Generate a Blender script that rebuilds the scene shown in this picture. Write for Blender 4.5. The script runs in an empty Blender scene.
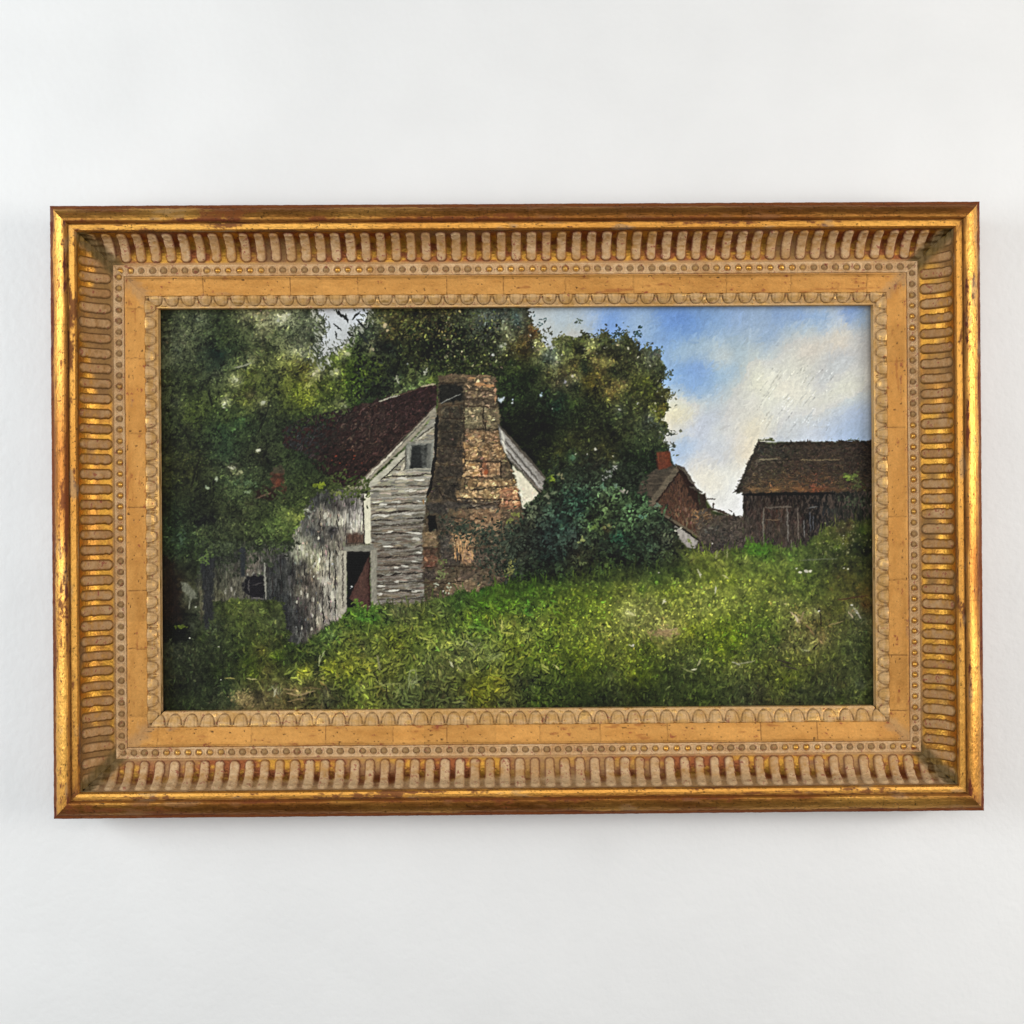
# ------------------------------------------------------------------ light and tone
PGAIN, PSUB, SHARP = 1.06, .0030, .55
WORLD = .42
LAMPS = [('window_light_left', (-1.9, -1.1, .30), (0, 0, 0), 1.2, 1.2, 29, (.90, .965, 1.0)),
         ('window_light_right', (1.9, -1.1, .10), (0, 0, 0), 1.1, .8, 25, (1.0, .965, .91)),
         ('front_fill_light', (0, -3.0, .55), (0, 0, 0), 2.4, 1.6, 28, (1.0, .99, .97))]  # last one: unseen fill added behind the camera to soften the frame's shadow
# ------------------------------------------------------------------ the painted picture (pigment laid on with strokes)
import numpy as np, math
rng = np.random.default_rng(7)
K = 1.8                                  # pigment samples per millimetre of canvas
PX0, PY0 = 154.0, 302.0                  # authoring origin of the canvas sheet
PW, PH = 724, 416
W_, H_ = int(PW * K), int(PH * K)
XX, YY = np.meshgrid(PX0 + (np.arange(W_) + .5) / K, PY0 + (np.arange(H_) + .5) / K)
XX = XX.astype(np.float32); YY = YY.astype(np.float32)

def noise(h, w, sx, sy=None, seed=0):
    """smooth value noise in -1..1, cell size sx, sy samples"""
    sy = sy or sx
    g = np.random.default_rng(seed + 1000)
    gh, gw = int(h / sy) + 3, int(w / sx) + 3
    G = g.uniform(-1, 1, (gh, gw)).astype(np.float32)
    y = np.arange(h) / sy; x = np.arange(w) / sx
    yi = y.astype(int); xi = x.astype(int)
    fy = (y - yi)[:, None].astype(np.float32); fx = (x - xi)[None].astype(np.float32)
    fy = fy * fy * (3 - 2 * fy); fx = fx * fx * (3 - 2 * fx)
    a = G[yi][:, xi]; b = G[yi][:, xi + 1]; c = G[yi + 1][:, xi]; d = G[yi + 1][:, xi + 1]
    return (a * (1 - fx) + b * fx) * (1 - fy) + (c * (1 - fx) + d * fx) * fy

def fbm(h, w, s, octs=4, seed=0, gain=.55, asp=1.0):
    o = np.zeros((h, w), np.float32); a = 1.0; t = 0
    for k in range(octs):
        o += a * noise(h, w, max(1.01, s * asp), max(1.01, s), seed + 17 * k); t += a; a *= gain; s /= 2.0
    return o / t * 1.6

def parse(s):
    return np.array([[float(v) for v in r.replace(',', ' ').split()] for r in s.split(';') if r.strip()], np.float32)

def field(pts, sig=5.5, loc=3.7, broad=13.0, keep=.85):
    """a broad robust wash through all the notes, plus what is particular to each note close around it"""
    q = 3
    xs = XX[::q, ::q]; ys = YY[::q, ::q]
    n = len(pts); C = pts[:, 2:]
    d2p = (pts[:, None, 0] - pts[None, :, 0]) ** 2 + (pts[:, None, 1] - pts[None, :, 1]) ** 2
    Wp = np.exp(-d2p / (2 * broad * broad)) + 1e-5 / (1 + d2p * .01)
    rw = np.ones(n, np.float32)
    for it in range(4):
        m = (Wp * rw) @ C / (Wp * rw).sum(1, keepdims=True)
        rw = 1 / (1 + (np.abs(C - m).mean(1) / 22.0) ** 2)
    num = np.zeros(xs.shape + (3,), np.float32); den = np.zeros(xs.shape, np.float32)
    for k in range(n):
        d2 = (xs - pts[k, 0]) ** 2 + (ys - pts[k, 1]) ** 2
        w = rw[k] * (np.exp(-d2 / (2 * broad * broad)) + 1e-5 / (1 + d2 * .01))
        num += w[..., None] * C[k]; den += w
    f = num / den[..., None]
    num[:] = 0; den[:] = 0
    for k in range(n):
        d2 = (xs - pts[k, 0]) ** 2 + (ys - pts[k, 1]) ** 2
        w = np.exp(-d2 / (2 * loc * loc))
        num += w[..., None] * (C[k] - m[k]); den += w
    f = f + keep * num / np.maximum(den, 1.0)[..., None]
    yy = np.clip(np.arange(H_) / q, 0, f.shape[0] - 1.001); xx = np.clip(np.arange(W_) / q, 0, f.shape[1] - 1.001)
    yi = yy.astype(int); xi = xx.astype(int); fy = (yy - yi)[:, None, None]; fx = (xx - xi)[None, :, None]
    f = (f[yi][:, xi] * (1 - fx) + f[yi][:, xi + 1] * fx) * (1 - fy) + (f[yi + 1][:, xi] * (1 - fx) + f[yi + 1][:, xi + 1] * fx) * fy
    return np.clip(f, 4, 240).astype(np.float32)

def sdf(poly, pad=40):
    """signed distance in mm to a closed outline, negative inside"""
    p = np.array(poly, np.float32); n = len(p)
    d = np.full(XX.shape, 1e9, np.float32); ins = np.zeros(XX.shape, bool)
    x0, y0 = p.min(0) - pad; x1, y1 = p.max(0) + pad
    i0 = max(0, int((x0 - PX0) * K)); i1 = min(W_, int((x1 - PX0) * K) + 1)
    j0 = max(0, int((y0 - PY0) * K)); j1 = min(H_, int((y1 - PY0) * K) + 1)
    X = XX[j0:j1, i0:i1]; Y = YY[j0:j1, i0:i1]; D = d[j0:j1, i0:i1]; I = ins[j0:j1, i0:i1]
    for k in range(n):
        ax, ay = p[k]; bx, by = p[(k + 1) % n]
        ex, ey = bx - ax, by - ay
        t = np.clip(((X - ax) * ex + (Y - ay) * ey) / (ex * ex + ey * ey + 1e-9), 0, 1)
        np.minimum(D, (X - ax - t * ex) ** 2 + (Y - ay - t * ey) ** 2, out=D)
        c = ((ay > Y) != (by > Y)) & (X < (bx - ax) * (Y - ay) / (by - ay + 1e-12) + ax)
        I ^= c
    D[...] = np.sqrt(D); D[I] *= -1
    d[d > 1e8] = 1e4
    return d

P = np.zeros((H_, W_, 3), np.float32)
HT = np.zeros((H_, W_), np.float32)      # thickness of the paint
BR = fbm(H_, W_, 2.2, 2, 5)              # bristle grain
BRF = noise(H_, W_, 1.3, 1.3, 9)

def mixin(a, col):
    global P
    P += a[..., None] * (np.asarray(col, np.float32) - P)

def shape(poly, col, soft=.7, rag=.0, tex=None, alpha=1.0, seed=0):
    """fill an outline; rag roughens its edge, tex is a brightness texture"""
    d = sdf(poly, 8)
    if rag: d = d + rag * fbm(H_, W_, 5, 3, 50 + seed)
    a = np.clip(.5 - d / (2 * soft), 0, 1) * alpha
    c = np.empty_like(P); c[:] = np.asarray(col, np.float32)
    if tex is not None: c *= (1 + tex)[..., None]
    m = a > 0
    P[m] += a[m][:, None] * (c[m] - P[m])
    return a

def dab(x, y, l, w, ang, col, al=1.0, curv=0.0, h=.3, hard=3.4, grain=.9):
    r = max(l, w) + 1.2
    i0 = int((x - r - PX0) * K); i1 = int((x + r - PX0) * K) + 1
    j0 = int((y - r - PY0) * K); j1 = int((y + r - PY0) * K) + 1
    if i0 < 0: i0 = 0
    if j0 < 0: j0 = 0
    if i1 > W_: i1 = W_
    if j1 > H_: j1 = H_
    if i1 <= i0 or j1 <= j0: return
    dx = XX[j0:j1, i0:i1] - x; dy = YY[j0:j1, i0:i1] - y
    c = math.cos(ang); s = math.sin(ang)
    u = dx * c + dy * s; v = dy * c - dx * s
    if curv: v = v + curv * u * u / l
    a = (1 - (u / l) ** 2 - (v / w) ** 2) * hard + grain * BR[j0:j1, i0:i1]
    np.clip(a, 0, 1, out=a); a *= al
    Q = P[j0:j1, i0:i1]
    Q += a[..., None] * (col - Q)
    HT[j0:j1, i0:i1] += a * h * (.6 + .4 * BRF[j0:j1, i0:i1])

def stroke(x0, y0, x1, y1, w, col, al=1.0, n=None, wob=.4, taper=True, h=.3):
    """a long brush line made of overlapping dabs"""
    L = math.hypot(x1 - x0, y1 - y0); n = n or max(2, int(L / max(w, .8)))
    ang = math.atan2(y1 - y0, x1 - x0); col = np.asarray(col, np.float32)
    for k in range(n + 1):
        t = k / n; ww = w * (1 - .5 * abs(2 * t - 1) ** 3 if taper else 1)
        dab(x0 + (x1 - x0) * t + wob * rng.normal(), y0 + (y1 - y0) * t + wob * .6 * rng.normal(), L / n * .9 + .5, ww * .6 + .2, ang,
            col * (1 + .07 * rng.normal()), al, 0, h)

def at(F, x, y):
    i = min(W_ - 1, max(0, int((x - PX0) * K))); j = min(H_ - 1, max(0, int((y - PY0) * K)))
    return F[j, i]

def scatter(n, box, F, mask=None, l=(1.2, 3.0), w=(.7, 1.5), jit=.25, hue=.07, ang=None, al=(.5, .95), bright=.0, curv=.3, h=.3, spread=1.0):
    x0, y0, x1, y1 = box
    xs = rng.uniform(x0, x1, n); ys = rng.uniform(y0, y1, n)
    ls = rng.uniform(*l, n); ws = rng.uniform(*w, n); als = rng.uniform(*al, n)
    js = np.clip((1 + bright) * np.exp(jit * 1.15 * rng.normal(size=n)), .3, 2.4); hs = 1 + hue * rng.normal(size=(n, 3))
    an = rng.uniform(0, math.pi, n) if ang is None else ang[0] + ang[1] * rng.normal(size=n)
    cv = curv * rng.normal(size=n)
    ox = xs + spread * rng.normal(size=n); oy = ys + spread * rng.normal(size=n)
    for k in range(n):
        if mask is not None and at(mask, xs[k], ys[k]) < .5: continue
        dab(xs[k], ys[k], ls[k], ws[k], an[k], at(F, ox[k], oy[k]) * js[k] * hs[k], als[k], cv[k], h)

# --- colour notes: where on the canvas (mm), which pigment (8-bit display values)
SKY = parse("""560 315 165 185 195;545 325 178 186 180;575 330 172 180 172;580 340 165 172 158;595 318 150 180 215;610 318 95 145 215;605 328 110 155 215;
625 315 125 165 215;635 325 135 170 205;640 335 115 155 205;660 315 90 140 212;655 325 100 150 215;680 318 85 135 207;690 325 95 145 210;675 335 100 150 212;
665 340 110 155 210;648 318 130 165 203;647 327 150 180 197;705 318 105 150 205;720 320 120 160 205;740 325 140 170 200;755 318 138 168 200;735 315 125 160 205;
675 347 145 180 205;690 350 145 175 195;665 360 125 165 205;700 345 145 175 195;715 350 165 190 200;722 355 187 196 190;735 345 150 175 187;695 365 110 155 215;
680 375 120 165 215;700 375 118 160 212;668 382 130 175 220;690 388 130 170 215;702 388 120 165 210;720 375 145 180 205;735 370 150 180 200;715 390 150 180 205;
675 400 215 215 190;665 395 190 200 187;670 410 225 215 165;680 415 222 212 165;690 405 205 205 187;705 400 190 200 195;725 395 185 195 190;740 385 197 201 185;
750 365 205 205 182;755 350 185 195 187;745 355 160 185 195;755 380 215 215 187;750 400 207 206 190;730 410 200 200 190;710 415 180 190 200;700 425 180 190 205;680 425 207 206 195;
765 320 135 165 197;780 315 120 155 200;800 315 125 160 205;820 318 130 165 205;850 312 108 148 212;860 318 150 180 205;775 335 135 165 197;765 345 142 170 195;790 330 155 180 195;
810 330 170 190 195;825 325 160 185 205;840 322 180 195 205;785 340 187 191 182;800 340 197 196 182;812 345 206 196 176;820 340 202 196 177;840 332 217 206 175;838 340 212 201 180;
855 340 196 196 187;862 330 185 190 187;780 350 190 195 187;805 350 206 196 176;790 360 205 205 187;775 355 190 200 192;770 370 216 216 196;800 365 201 201 182;815 360 196 196 182;
830 358 186 191 187;845 355 185 190 190;835 370 190 195 191;855 375 206 211 196;862 370 200 205 195;850 385 216 216 191;840 390 211 216 196;820 380 191 196 191;800 385 212 211 191;
785 390 222 216 191;800 395 221 216 191;790 400 216 216 196;770 395 216 216 191;775 410 206 211 200;800 410 200 205 196;820 405 206 206 191;835 400 211 211 191;815 415 196 201 195;
840 410 176 191 206;850 415 165 185 211;862 410 165 185 207;830 425 175 190 206;765 420 216 211 186;790 425 196 201 200;758 428 221 211 176;650 425 200 205 191;670 430 211 206 181;
690 430 196 201 205;665 440 196 196 186;678 447 148 180 216;685 443 165 190 215;673 455 163 189 216;680 460 180 196 211;700 440 190 200 210;715 430 200 205 200;720 445 196 201 200;
710 460 206 206 200;720 455 190 196 200;740 440 211 206 191;750 435 221 211 176;745 450 221 206 170;735 460 216 211 191;700 470 221 216 196;690 465 211 206 191;710 475 226 221 196;
725 475 221 221 206;715 485 226 221 200;735 490 226 226 215;725 500 221 226 216;740 505 226 226 220;720 505 221 216 206;765 430 206 206 191;790 435 191 196 190;815 430 186 196 206;
835 432 165 186 211;850 432 155 180 211;864 435 150 175 202;800 440 186 196 206;780 440 172 182 192;318 313 192 197 197;330 318 187 192 190;322 330 192 198 197;330 340 188 193 188;
325 350 172 177 167;345 320 192 197 194;360 313 197 206 213;350 330 168 173 168""")
VEG = parse("""168 315 32 40 24;185 318 75 85 60;200 316 85 95 75;180 335 80 88 65;190 325 70 78 55;175 347 78 88 68;190 345 60 66 44;215 320 38 50 28;225 335 50 62 32;212 350 22 38 28;
218 353 16 34 30;235 345 40 58 35;250 325 46 56 34;255 312 130 130 95;262 316 140 135 100;278 318 165 168 145;275 330 60 70 44;270 345 52 62 34;245 362 85 92 62;250 358 112 117 87;
232 378 130 140 95;235 379 185 195 150;225 400 180 190 150;262 402 150 155 110;245 400 105 115 50;250 370 80 95 35;245 385 75 90 30;215 372 85 95 70;200 380 48 58 36;185 375 46 56 31;
190 400 58 72 34;205 400 62 78 34;190 412 60 75 30;225 415 55 72 31;240 420 38 68 40;220 425 36 60 35;175 400 60 68 50;172 420 42 52 32;250 392 76 70 45;260 385 50 62 30;275 375 48 56 34;
272 400 44 54 31;270 420 40 50 31;262 412 36 43 29;285 315 190 190 160;300 318 70 80 60;305 322 110 120 95;290 330 43 56 34;310 335 48 58 44;318 345 80 88 75;300 345 120 128 100;
303 352 150 155 130;292 348 130 138 105;290 365 107 112 50;303 365 117 108 44;305 378 120 118 50;300 395 85 100 30;305 400 105 120 35;295 385 75 90 25;313 372 190 185 140;320 370 150 150 105;
325 360 80 95 45;335 355 75 92 42;345 345 110 125 75;343 353 165 175 120;350 365 63 84 27;335 372 150 160 115;345 375 68 90 27;355 375 58 80 24;365 370 70 85 31;345 390 53 74 24;
330 395 58 78 27;318 385 80 98 31;325 405 75 90 45;343 404 120 130 90;335 400 100 112 70;365 400 36 48 29;370 385 40 55 25;378 365 75 85 35;315 415 31 45 29;300 412 44 58 27;290 420 29 38 27;
320 425 27 34 29;355 325 120 128 120;365 322 58 70 60;370 332 63 73 60;378 318 105 105 70;383 325 190 170 125;390 318 112 92 33;395 330 92 76 23;385 335 58 56 24;362 345 17 21 17;
375 345 19 24 24;385 345 12 18 16;392 348 24 31 31;370 343 155 145 105;372 350 98 103 72;380 355 58 63 40;390 370 18 22 16;395 376 110 120 92;385 385 12 16 14;375 388 24 29 21;400 375 48 58 38;
395 393 160 155 120;405 318 80 68 25;400 325 92 73 19;412 330 29 55 21;415 315 54 49 21;430 314 60 47 21;445 313 62 51 21;452 312 85 85 44;425 335 27 33 17;435 320 34 41 21;455 325 29 39 19;
440 340 13 18 11;425 350 12 16 11;435 358 7 11 7;450 345 13 18 11;470 318 112 112 70;482 315 107 117 117;488 325 75 83 86;480 322 97 107 113;495 316 80 90 93;475 335 48 56 33;490 345 38 45 21;
485 360 62 62 29;470 365 65 68 37;458 360 48 51 21;495 355 48 47 21;500 335 80 75 39;505 325 162 152 116;510 335 192 182 142;500 345 165 165 140;492 353 150 155 140;512 345 122 96 44;
518 340 111 86 33;515 315 106 132 143;517 322 69 95 100;510 360 34 49 24;500 370 39 51 27;510 380 34 49 27;418 360 62 49 29;424 370 150 155 130;420 378 90 105 70;410 375 106 106 64;
430 375 80 90 34;410 385 80 95 70;403 382 75 85 49;428 380 96 111 59;405 390 111 121 90;525 340 91 64 29;522 350 75 54 21;532 328 115 70 34;533 333 90 59 24;538 340 217 197 150;
540 345 192 171 130;545 338 222 206 165;550 350 131 141 141;553 358 151 156 151;545 355 90 101 101;560 335 131 131 79;565 350 121 126 79;572 345 60 62 24;580 350 49 51 21;590 340 177 167 110;
593 344 192 182 120;600 338 90 95 59;607 350 49 44 24;615 355 44 41 21;617 340 171 161 130;625 342 49 54 29;632 350 70 64 39;595 358 162 131 74;590 362 141 116 59;608 360 167 136 79;
582 362 24 37 21;585 367 13 36 27;570 365 101 85 44;575 362 111 90 44;567 375 70 54 29;560 370 95 80 49;573 377 171 151 115;565 380 106 96 81;555 382 80 64 49;548 375 80 74 44;545 390 24 37 21;
560 395 18 41 29;575 385 27 41 27;590 375 111 85 29;587 382 101 80 19;600 370 121 95 44;612 370 34 44 24;622 375 39 44 27;630 365 49 47 24;635 368 95 90 54;608 388 151 116 59;617 385 171 131 69;
622 382 176 141 84;612 394 131 101 44;630 390 60 60 21;635 378 85 85 34;525 375 29 44 21;535 370 34 49 24;525 395 31 44 24;530 410 34 37 21;545 410 21 29 17;555 405 18 49 41;572 402 60 80 34;
585 400 44 54 31;580 415 39 47 24;600 405 34 39 19;620 410 49 59 34;628 398 75 80 44;635 395 80 78 39;618 408 131 131 105;635 420 70 72 44;610 420 49 61 34;590 425 44 49 27;560 425 29 35 19;
540 425 16 20 12;645 350 90 90 79;655 350 111 126 126;648 360 101 95 84;655 368 70 75 49;665 372 70 85 74;645 380 85 85 24;650 390 70 70 24;658 395 80 75 29;665 395 101 90 49;655 410 106 101 24;
660 418 121 106 39;645 405 75 75 39;648 415 121 126 110;643 425 70 80 64;660 425 75 85 74;525 430 21 25 14;545 430 21 27 15;570 435 54 51 27;590 430 37 35 19;610 432 34 33 19;625 430 54 54 31;
635 440 49 57 37;560 450 49 47 21;575 445 49 47 24;600 445 60 54 31;610 455 70 62 29;590 470 47 45 39;595 462 51 49 39;580 465 39 39 29;625 455 29 41 24;625 470 24 39 24;630 480 11 19 11;
615 465 90 95 85;570 455 60 95 69;545 465 24 25 15;550 478 85 110 30;560 480 44 59 49;540 500 44 54 39;575 495 24 44 41;578 497 29 75 59;580 510 19 41 39;600 485 60 95 74;610 490 60 95 64;
605 500 39 39 24;615 505 64 95 54;628 505 64 105 69;590 515 44 59 29;593 525 69 100 44;605 528 74 54 29;615 535 24 75 59;625 530 49 69 39;560 520 34 64 59;555 525 29 49 49;540 530 24 31 34;
570 530 39 54 54;530 515 69 74 59;575 535 44 47 44;530 525 59 54 39;530 530 29 34 31;545 540 34 44 47;560 525 39 74 64;590 525 59 99 59;620 535 24 84 64;600 545 27 34 29;560 555 27 44 44;
545 560 21 34 31;520 555 49 49 39;575 555 64 54 37;590 560 47 41 27;610 555 19 21 17;620 560 14 17 13;650 545 44 69 54;655 530 49 59 44;640 555 29 39 24;530 570 21 24 19;550 572 29 34 21;580 570 44 44 24;
665 540 62 58 48;660 555 40 48 30;640 500 40 70 45;650 515 50 80 55;640 480 22 36 22;645 470 24 40 24;640 455 30 44 26""")
VEG2 = parse("""690 560 95 105 39;700 555 99 114 44;680 570 60 95 24;655 580 49 89 19;640 590 44 79 19;610 565 59 94 34;600 575 49 79 24;590 567 59 94 29;560 580 44 84 24;530 585 44 94 14;
545 590 49 84 19;515 590 44 84 19;575 590 69 94 19;620 585 90 104 29;650 600 104 109 54;630 610 150 150 85;628 613 172 172 112;645 620 130 130 64;660 630 150 130 85;665 632 145 120 80;675 630 135 130 64;
690 600 110 125 49;705 590 119 134 59;700 610 110 124 54;720 600 104 119 49;740 590 104 119 54;690 630 90 109 9;720 630 74 104 9;735 640 64 99 4;720 650 79 104 9;700 650 64 84 29;680 640 84 99 19;
650 645 74 94 14;645 660 59 79 19;640 675 69 94 9;670 670 39 51 24;680 685 44 54 24;660 690 54 69 29;645 695 29 39 19;690 660 69 79 44;700 670 54 69 29;720 675 69 84 34;735 665 109 109 59;
750 670 84 94 39;750 650 59 74 34;740 690 64 74 44;755 690 49 49 29;700 695 44 64 19;720 695 49 61 29;540 610 69 109 29;525 610 34 84 24;540 620 104 119 44;560 615 74 99 14;580 610 74 104 24;
600 615 79 109 19;560 635 94 114 34;545 640 59 94 19;525 635 114 129 64;580 635 90 109 39;600 630 114 119 54;610 635 104 109 44;590 645 94 119 19;575 655 74 94 9;580 670 74 99 9;560 660 64 89 19;
605 660 84 99 24;615 655 99 109 39;540 665 104 124 39;530 660 69 94 19;600 670 49 69 19;625 660 90 99 24;630 675 79 89 14;610 675 79 94 49;560 680 54 74 24;530 680 39 49 29;540 690 44 64 19;
560 690 34 44 19;580 685 34 49 17;600 695 29 39 19;615 690 44 54 29;630 690 34 39 14;535 700 49 74 19;520 690 39 47 24;410 610 69 79 44;420 615 84 99 34;440 610 59 74 39;430 625 69 89 29;
455 605 34 74 24;480 605 44 94 9;500 605 54 109 14;465 615 90 124 29;485 617 90 129 19;475 625 34 79 14;500 625 138 148 69;510 622 124 129 49;480 628 79 124 39;450 630 49 79 24;425 640 94 114 39;
435 640 104 129 49;445 643 119 139 59;415 645 74 94 29;425 655 109 124 64;405 640 79 94 29;465 645 104 114 69;475 648 90 99 54;455 650 59 64 39;490 655 109 129 69;497 655 109 129 69;510 645 99 124 24;
515 650 84 94 19;505 660 74 89 19;480 665 69 84 39;465 665 104 114 59;450 660 104 109 59;440 665 74 74 39;425 665 84 94 54;410 665 99 119 39;405 670 84 104 39;412 680 109 124 79;420 680 49 54 29;
435 680 64 64 34;450 680 74 79 34;470 685 94 94 14;475 695 94 94 9;485 682 99 104 14;495 680 114 109 19;500 690 104 99 29;515 680 49 54 34;460 690 54 59 24;440 697 59 64 34;420 697 49 54 24;
405 700 69 84 44;460 702 74 84 54;500 702 59 64 39;360 615 39 104 24;372 618 39 99 24;355 603 79 114 39;385 620 44 79 29;395 610 84 84 59;390 635 104 114 24;375 635 99 109 44;395 645 114 119 29;
380 650 90 104 39;365 650 94 104 49;350 655 99 104 29;330 665 134 144 29;325 668 119 129 29;345 665 109 109 24;365 665 129 129 39;355 675 90 104 19;340 680 69 79 24;325 632 69 109 49;330 635 64 99 49;
320 645 59 84 34;305 640 49 61 24;290 645 44 64 24;315 655 44 54 29;300 655 44 59 24;285 660 39 54 24;300 672 124 129 29;305 668 114 124 34;290 672 74 89 34;315 670 39 44 27;310 685 64 59 29;
290 690 109 94 54;300 693 129 109 69;285 698 84 74 34;310 700 54 54 24;325 690 104 99 69;325 700 59 59 39;340 695 39 44 24;350 690 69 84 29;360 685 109 124 59;365 697 104 119 39;355 700 79 94 34;
380 690 74 69 24;385 683 114 124 59;395 665 84 84 34;390 675 94 94 29;398 690 69 79 44;345 645 74 84 29;350 635 84 94 34;360 642 49 49 29;225 610 70 84 36;235 605 68 82 34;250 610 76 84 44;
265 605 62 74 32;240 620 74 89 37;260 625 69 84 39;275 620 69 79 49;215 625 54 64 44;200 615 49 57 41;190 625 51 57 44;200 635 61 77 34;210 640 37 44 29;230 635 51 64 31;245 640 51 67 27;
270 645 64 74 34;260 648 74 67 24;275 655 54 84 14;247 660 64 89 19;252 672 84 109 24;265 670 90 84 39;272 662 59 59 24;235 655 39 49 24;220 655 54 64 37;205 655 44 54 31;190 650 54 61 37;
175 650 54 61 44;180 665 39 47 27;200 670 29 35 21;215 670 44 61 21;230 672 39 49 24;175 685 34 37 21;195 680 37 41 29;215 690 47 57 37;205 695 41 51 29;225 685 54 74 39;185 700 39 51 24;
230 700 44 57 34;180 630 10 12 8;240 695 148 128 78;235 700 114 104 64;245 700 119 99 59;255 695 69 61 39;262 700 90 79 49;270 690 90 84 44;275 690 119 109 79;765 605 74 94 24;765 625 54 84 19;
775 640 49 74 19;790 612 94 94 44;797 620 145 125 85;805 630 94 79 39;812 632 129 109 69;815 612 139 129 89;825 610 64 59 24;840 610 74 74 24;850 615 109 104 79;853 610 145 135 105;865 605 79 44 19;
860 620 74 79 64;845 625 64 64 29;820 640 129 99 69;818 625 59 49 19;800 645 90 84 49;805 650 119 119 74;785 645 90 79 49;775 650 69 69 41;790 660 84 84 34;810 660 84 84 29;830 655 64 69 29;
845 650 54 64 34;860 650 49 59 37;765 665 84 94 29;785 680 90 104 19;795 675 74 89 24;775 685 74 84 29;760 690 44 44 29;790 697 59 64 37;800 690 39 47 29;815 680 47 49 27;830 690 59 67 44;
840 685 79 74 39;850 690 59 71 34;860 685 74 84 64;865 695 59 69 29;840 700 59 74 24;820 700 29 37 17;830 670 54 57 31;760 620 69 94 29;758 645 69 84 34;755 545 59 104 29;750 550 57 104 27;
765 555 54 94 29;740 545 49 59 34;720 550 59 64 34;720 565 104 114 49;710 575 94 114 34;745 560 99 114 54;760 565 94 114 49;780 560 79 99 44;790 555 59 89 37;810 560 64 84 41;830 555 54 64 34;
770 580 94 109 39;790 580 79 104 34;810 575 74 99 39;800 590 69 94 34;785 590 79 99 44;770 600 109 114 54;780 603 119 124 69;830 590 84 84 34;850 580 74 69 24;860 595 69 49 19;840 575 69 64 29;
820 590 64 79 34;860 575 54 61 29;730 580 90 114 29;745 600 99 119 44;825 540 74 89 34;840 530 69 61 39;850 525 79 64 41;860 530 49 74 19;855 545 29 44 17;835 548 59 84 27;845 540 74 74 29;
820 555 59 74 34;865 550 14 21 9;670 590 85 105 25;675 605 100 115 40;640 605 120 125 60;560 600 70 95 25;500 590 50 80 20;480 592 40 85 25;460 596 45 78 35;395 600 85 80 60;410 600 80 82 55""")
LEFT = parse("""175 440 45 52 30;190 430 48 54 34;200 450 40 46 26;215 440 42 56 36;225 435 36 64 42;225 450 30 50 34;240 435 44 58 34;245 450 40 48 30;230 465 120 125 95;235 470 95 100 70;
258 448 70 74 52;262 458 34 36 24;270 465 44 54 34;190 470 54 58 28;180 465 52 56 28;200 475 32 36 20;210 478 48 56 36;225 478 56 74 46;235 482 62 86 52;245 478 66 88 56;245 492 66 84 50;
255 485 44 56 32;215 490 42 52 30;200 490 32 36 22;190 485 40 46 26;175 490 42 50 28;175 510 32 46 28;190 515 30 36 24;205 518 20 22 20;215 500 36 40 24;230 505 38 44 26;240 515 56 64 40;
250 500 44 46 28;262 500 46 52 32;255 520 62 78 42;270 510 58 74 40;275 520 66 90 44;265 530 68 92 46;285 500 50 62 34;290 485 46 56 32;300 478 50 64 32;320 470 34 44 26;300 460 40 54 32;
285 450 48 62 36;310 450 34 48 32;290 470 46 60 36;335 485 56 68 36;345 488 60 72 34;290 512 100 120 60;300 520 80 100 50;285 520 72 92 46;285 535 62 82 40;295 545 60 76 44;
180 535 40 66 40;190 540 42 56 34;180 545 48 74 46;200 530 52 62 38;215 535 56 66 42;225 530 60 70 46;240 535 50 60 36;250 540 52 58 38;270 545 54 62 40;260 545 58 68 44;200 552 58 82 42;
205 560 62 86 44;190 560 50 58 40;185 575 50 52 36;175 560 30 34 22;175 590 46 28 18;172 605 40 24 16;180 610 30 26 16;178 575 46 36 22;225 555 58 70 46;232 565 54 66 52;220 570 52 60 48;
195 590 60 64 50;193 605 80 84 64;190 615 50 56 38;170 615 18 18 12;185 595 90 92 74;340 492 52 64 30;330 480 60 70 34;240 598 70 84 40;225 598 66 80 38;260 600 60 72 34""")
skyF = field(SKY, loc=7.5, broad=16.0, keep=1.0)
sg = skyF.mean(-1, keepdims=True); skyF = sg + (skyF - sg) * .76 + np.array([1, 1, 4], np.float32)
vegF = field(np.concatenate([VEG, VEG2, LEFT]))
def pull(F, box, k, sat=1.0, soft=25):
    x0, y0, x1, y1 = box
    m = np.clip(np.minimum(np.minimum(XX - x0, x1 - XX), np.minimum(YY - y0, y1 - YY)) / soft + .5, 0, 1)[..., None]
    g = F.mean(-1, keepdims=True)
    return F * (1 - m) + m * ((g + (F - g) * sat) * k)
bush_box = (XX > 500) & (XX < 690) & (YY > 468) & (YY < 585)
vegF = pull(vegF, (120, 290, 345, 570), .90, 1.0)
vegF = pull(vegF, (335, 300, 690, 475), .86, .97) * np.where(((XX > 345) & (XX < 690) & (YY < 478))[..., None], np.array([.93, 1.03, .92], np.float32), 1)
vegF = pull(vegF, (365, 296, 535, 348), .86, .72, 14)
vegF = pull(vegF, (555, 335, 670, 430), .92, .88, 14) * np.array([1, 1.02, .95], np.float32)
vegF = pull(vegF, (500, 468, 690, 585), .92, .74, 12) * np.where((bush_box)[..., None], np.array([1.0, 1.03, .93], np.float32), 1)
vegF = pull(vegF, (140, 600, 900, 740), .95, .95)

low_ = np.clip((YY - 560) / 40, 0, 1)
clump = 1 + (.24 - .06 * low_) * fbm(H_, W_, 17, 3, 301) + (.18 - .02 * low_) * fbm(H_, W_, 7, 2, 302)
vegF = np.clip(vegF * clump[..., None], 4, 240)
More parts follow.
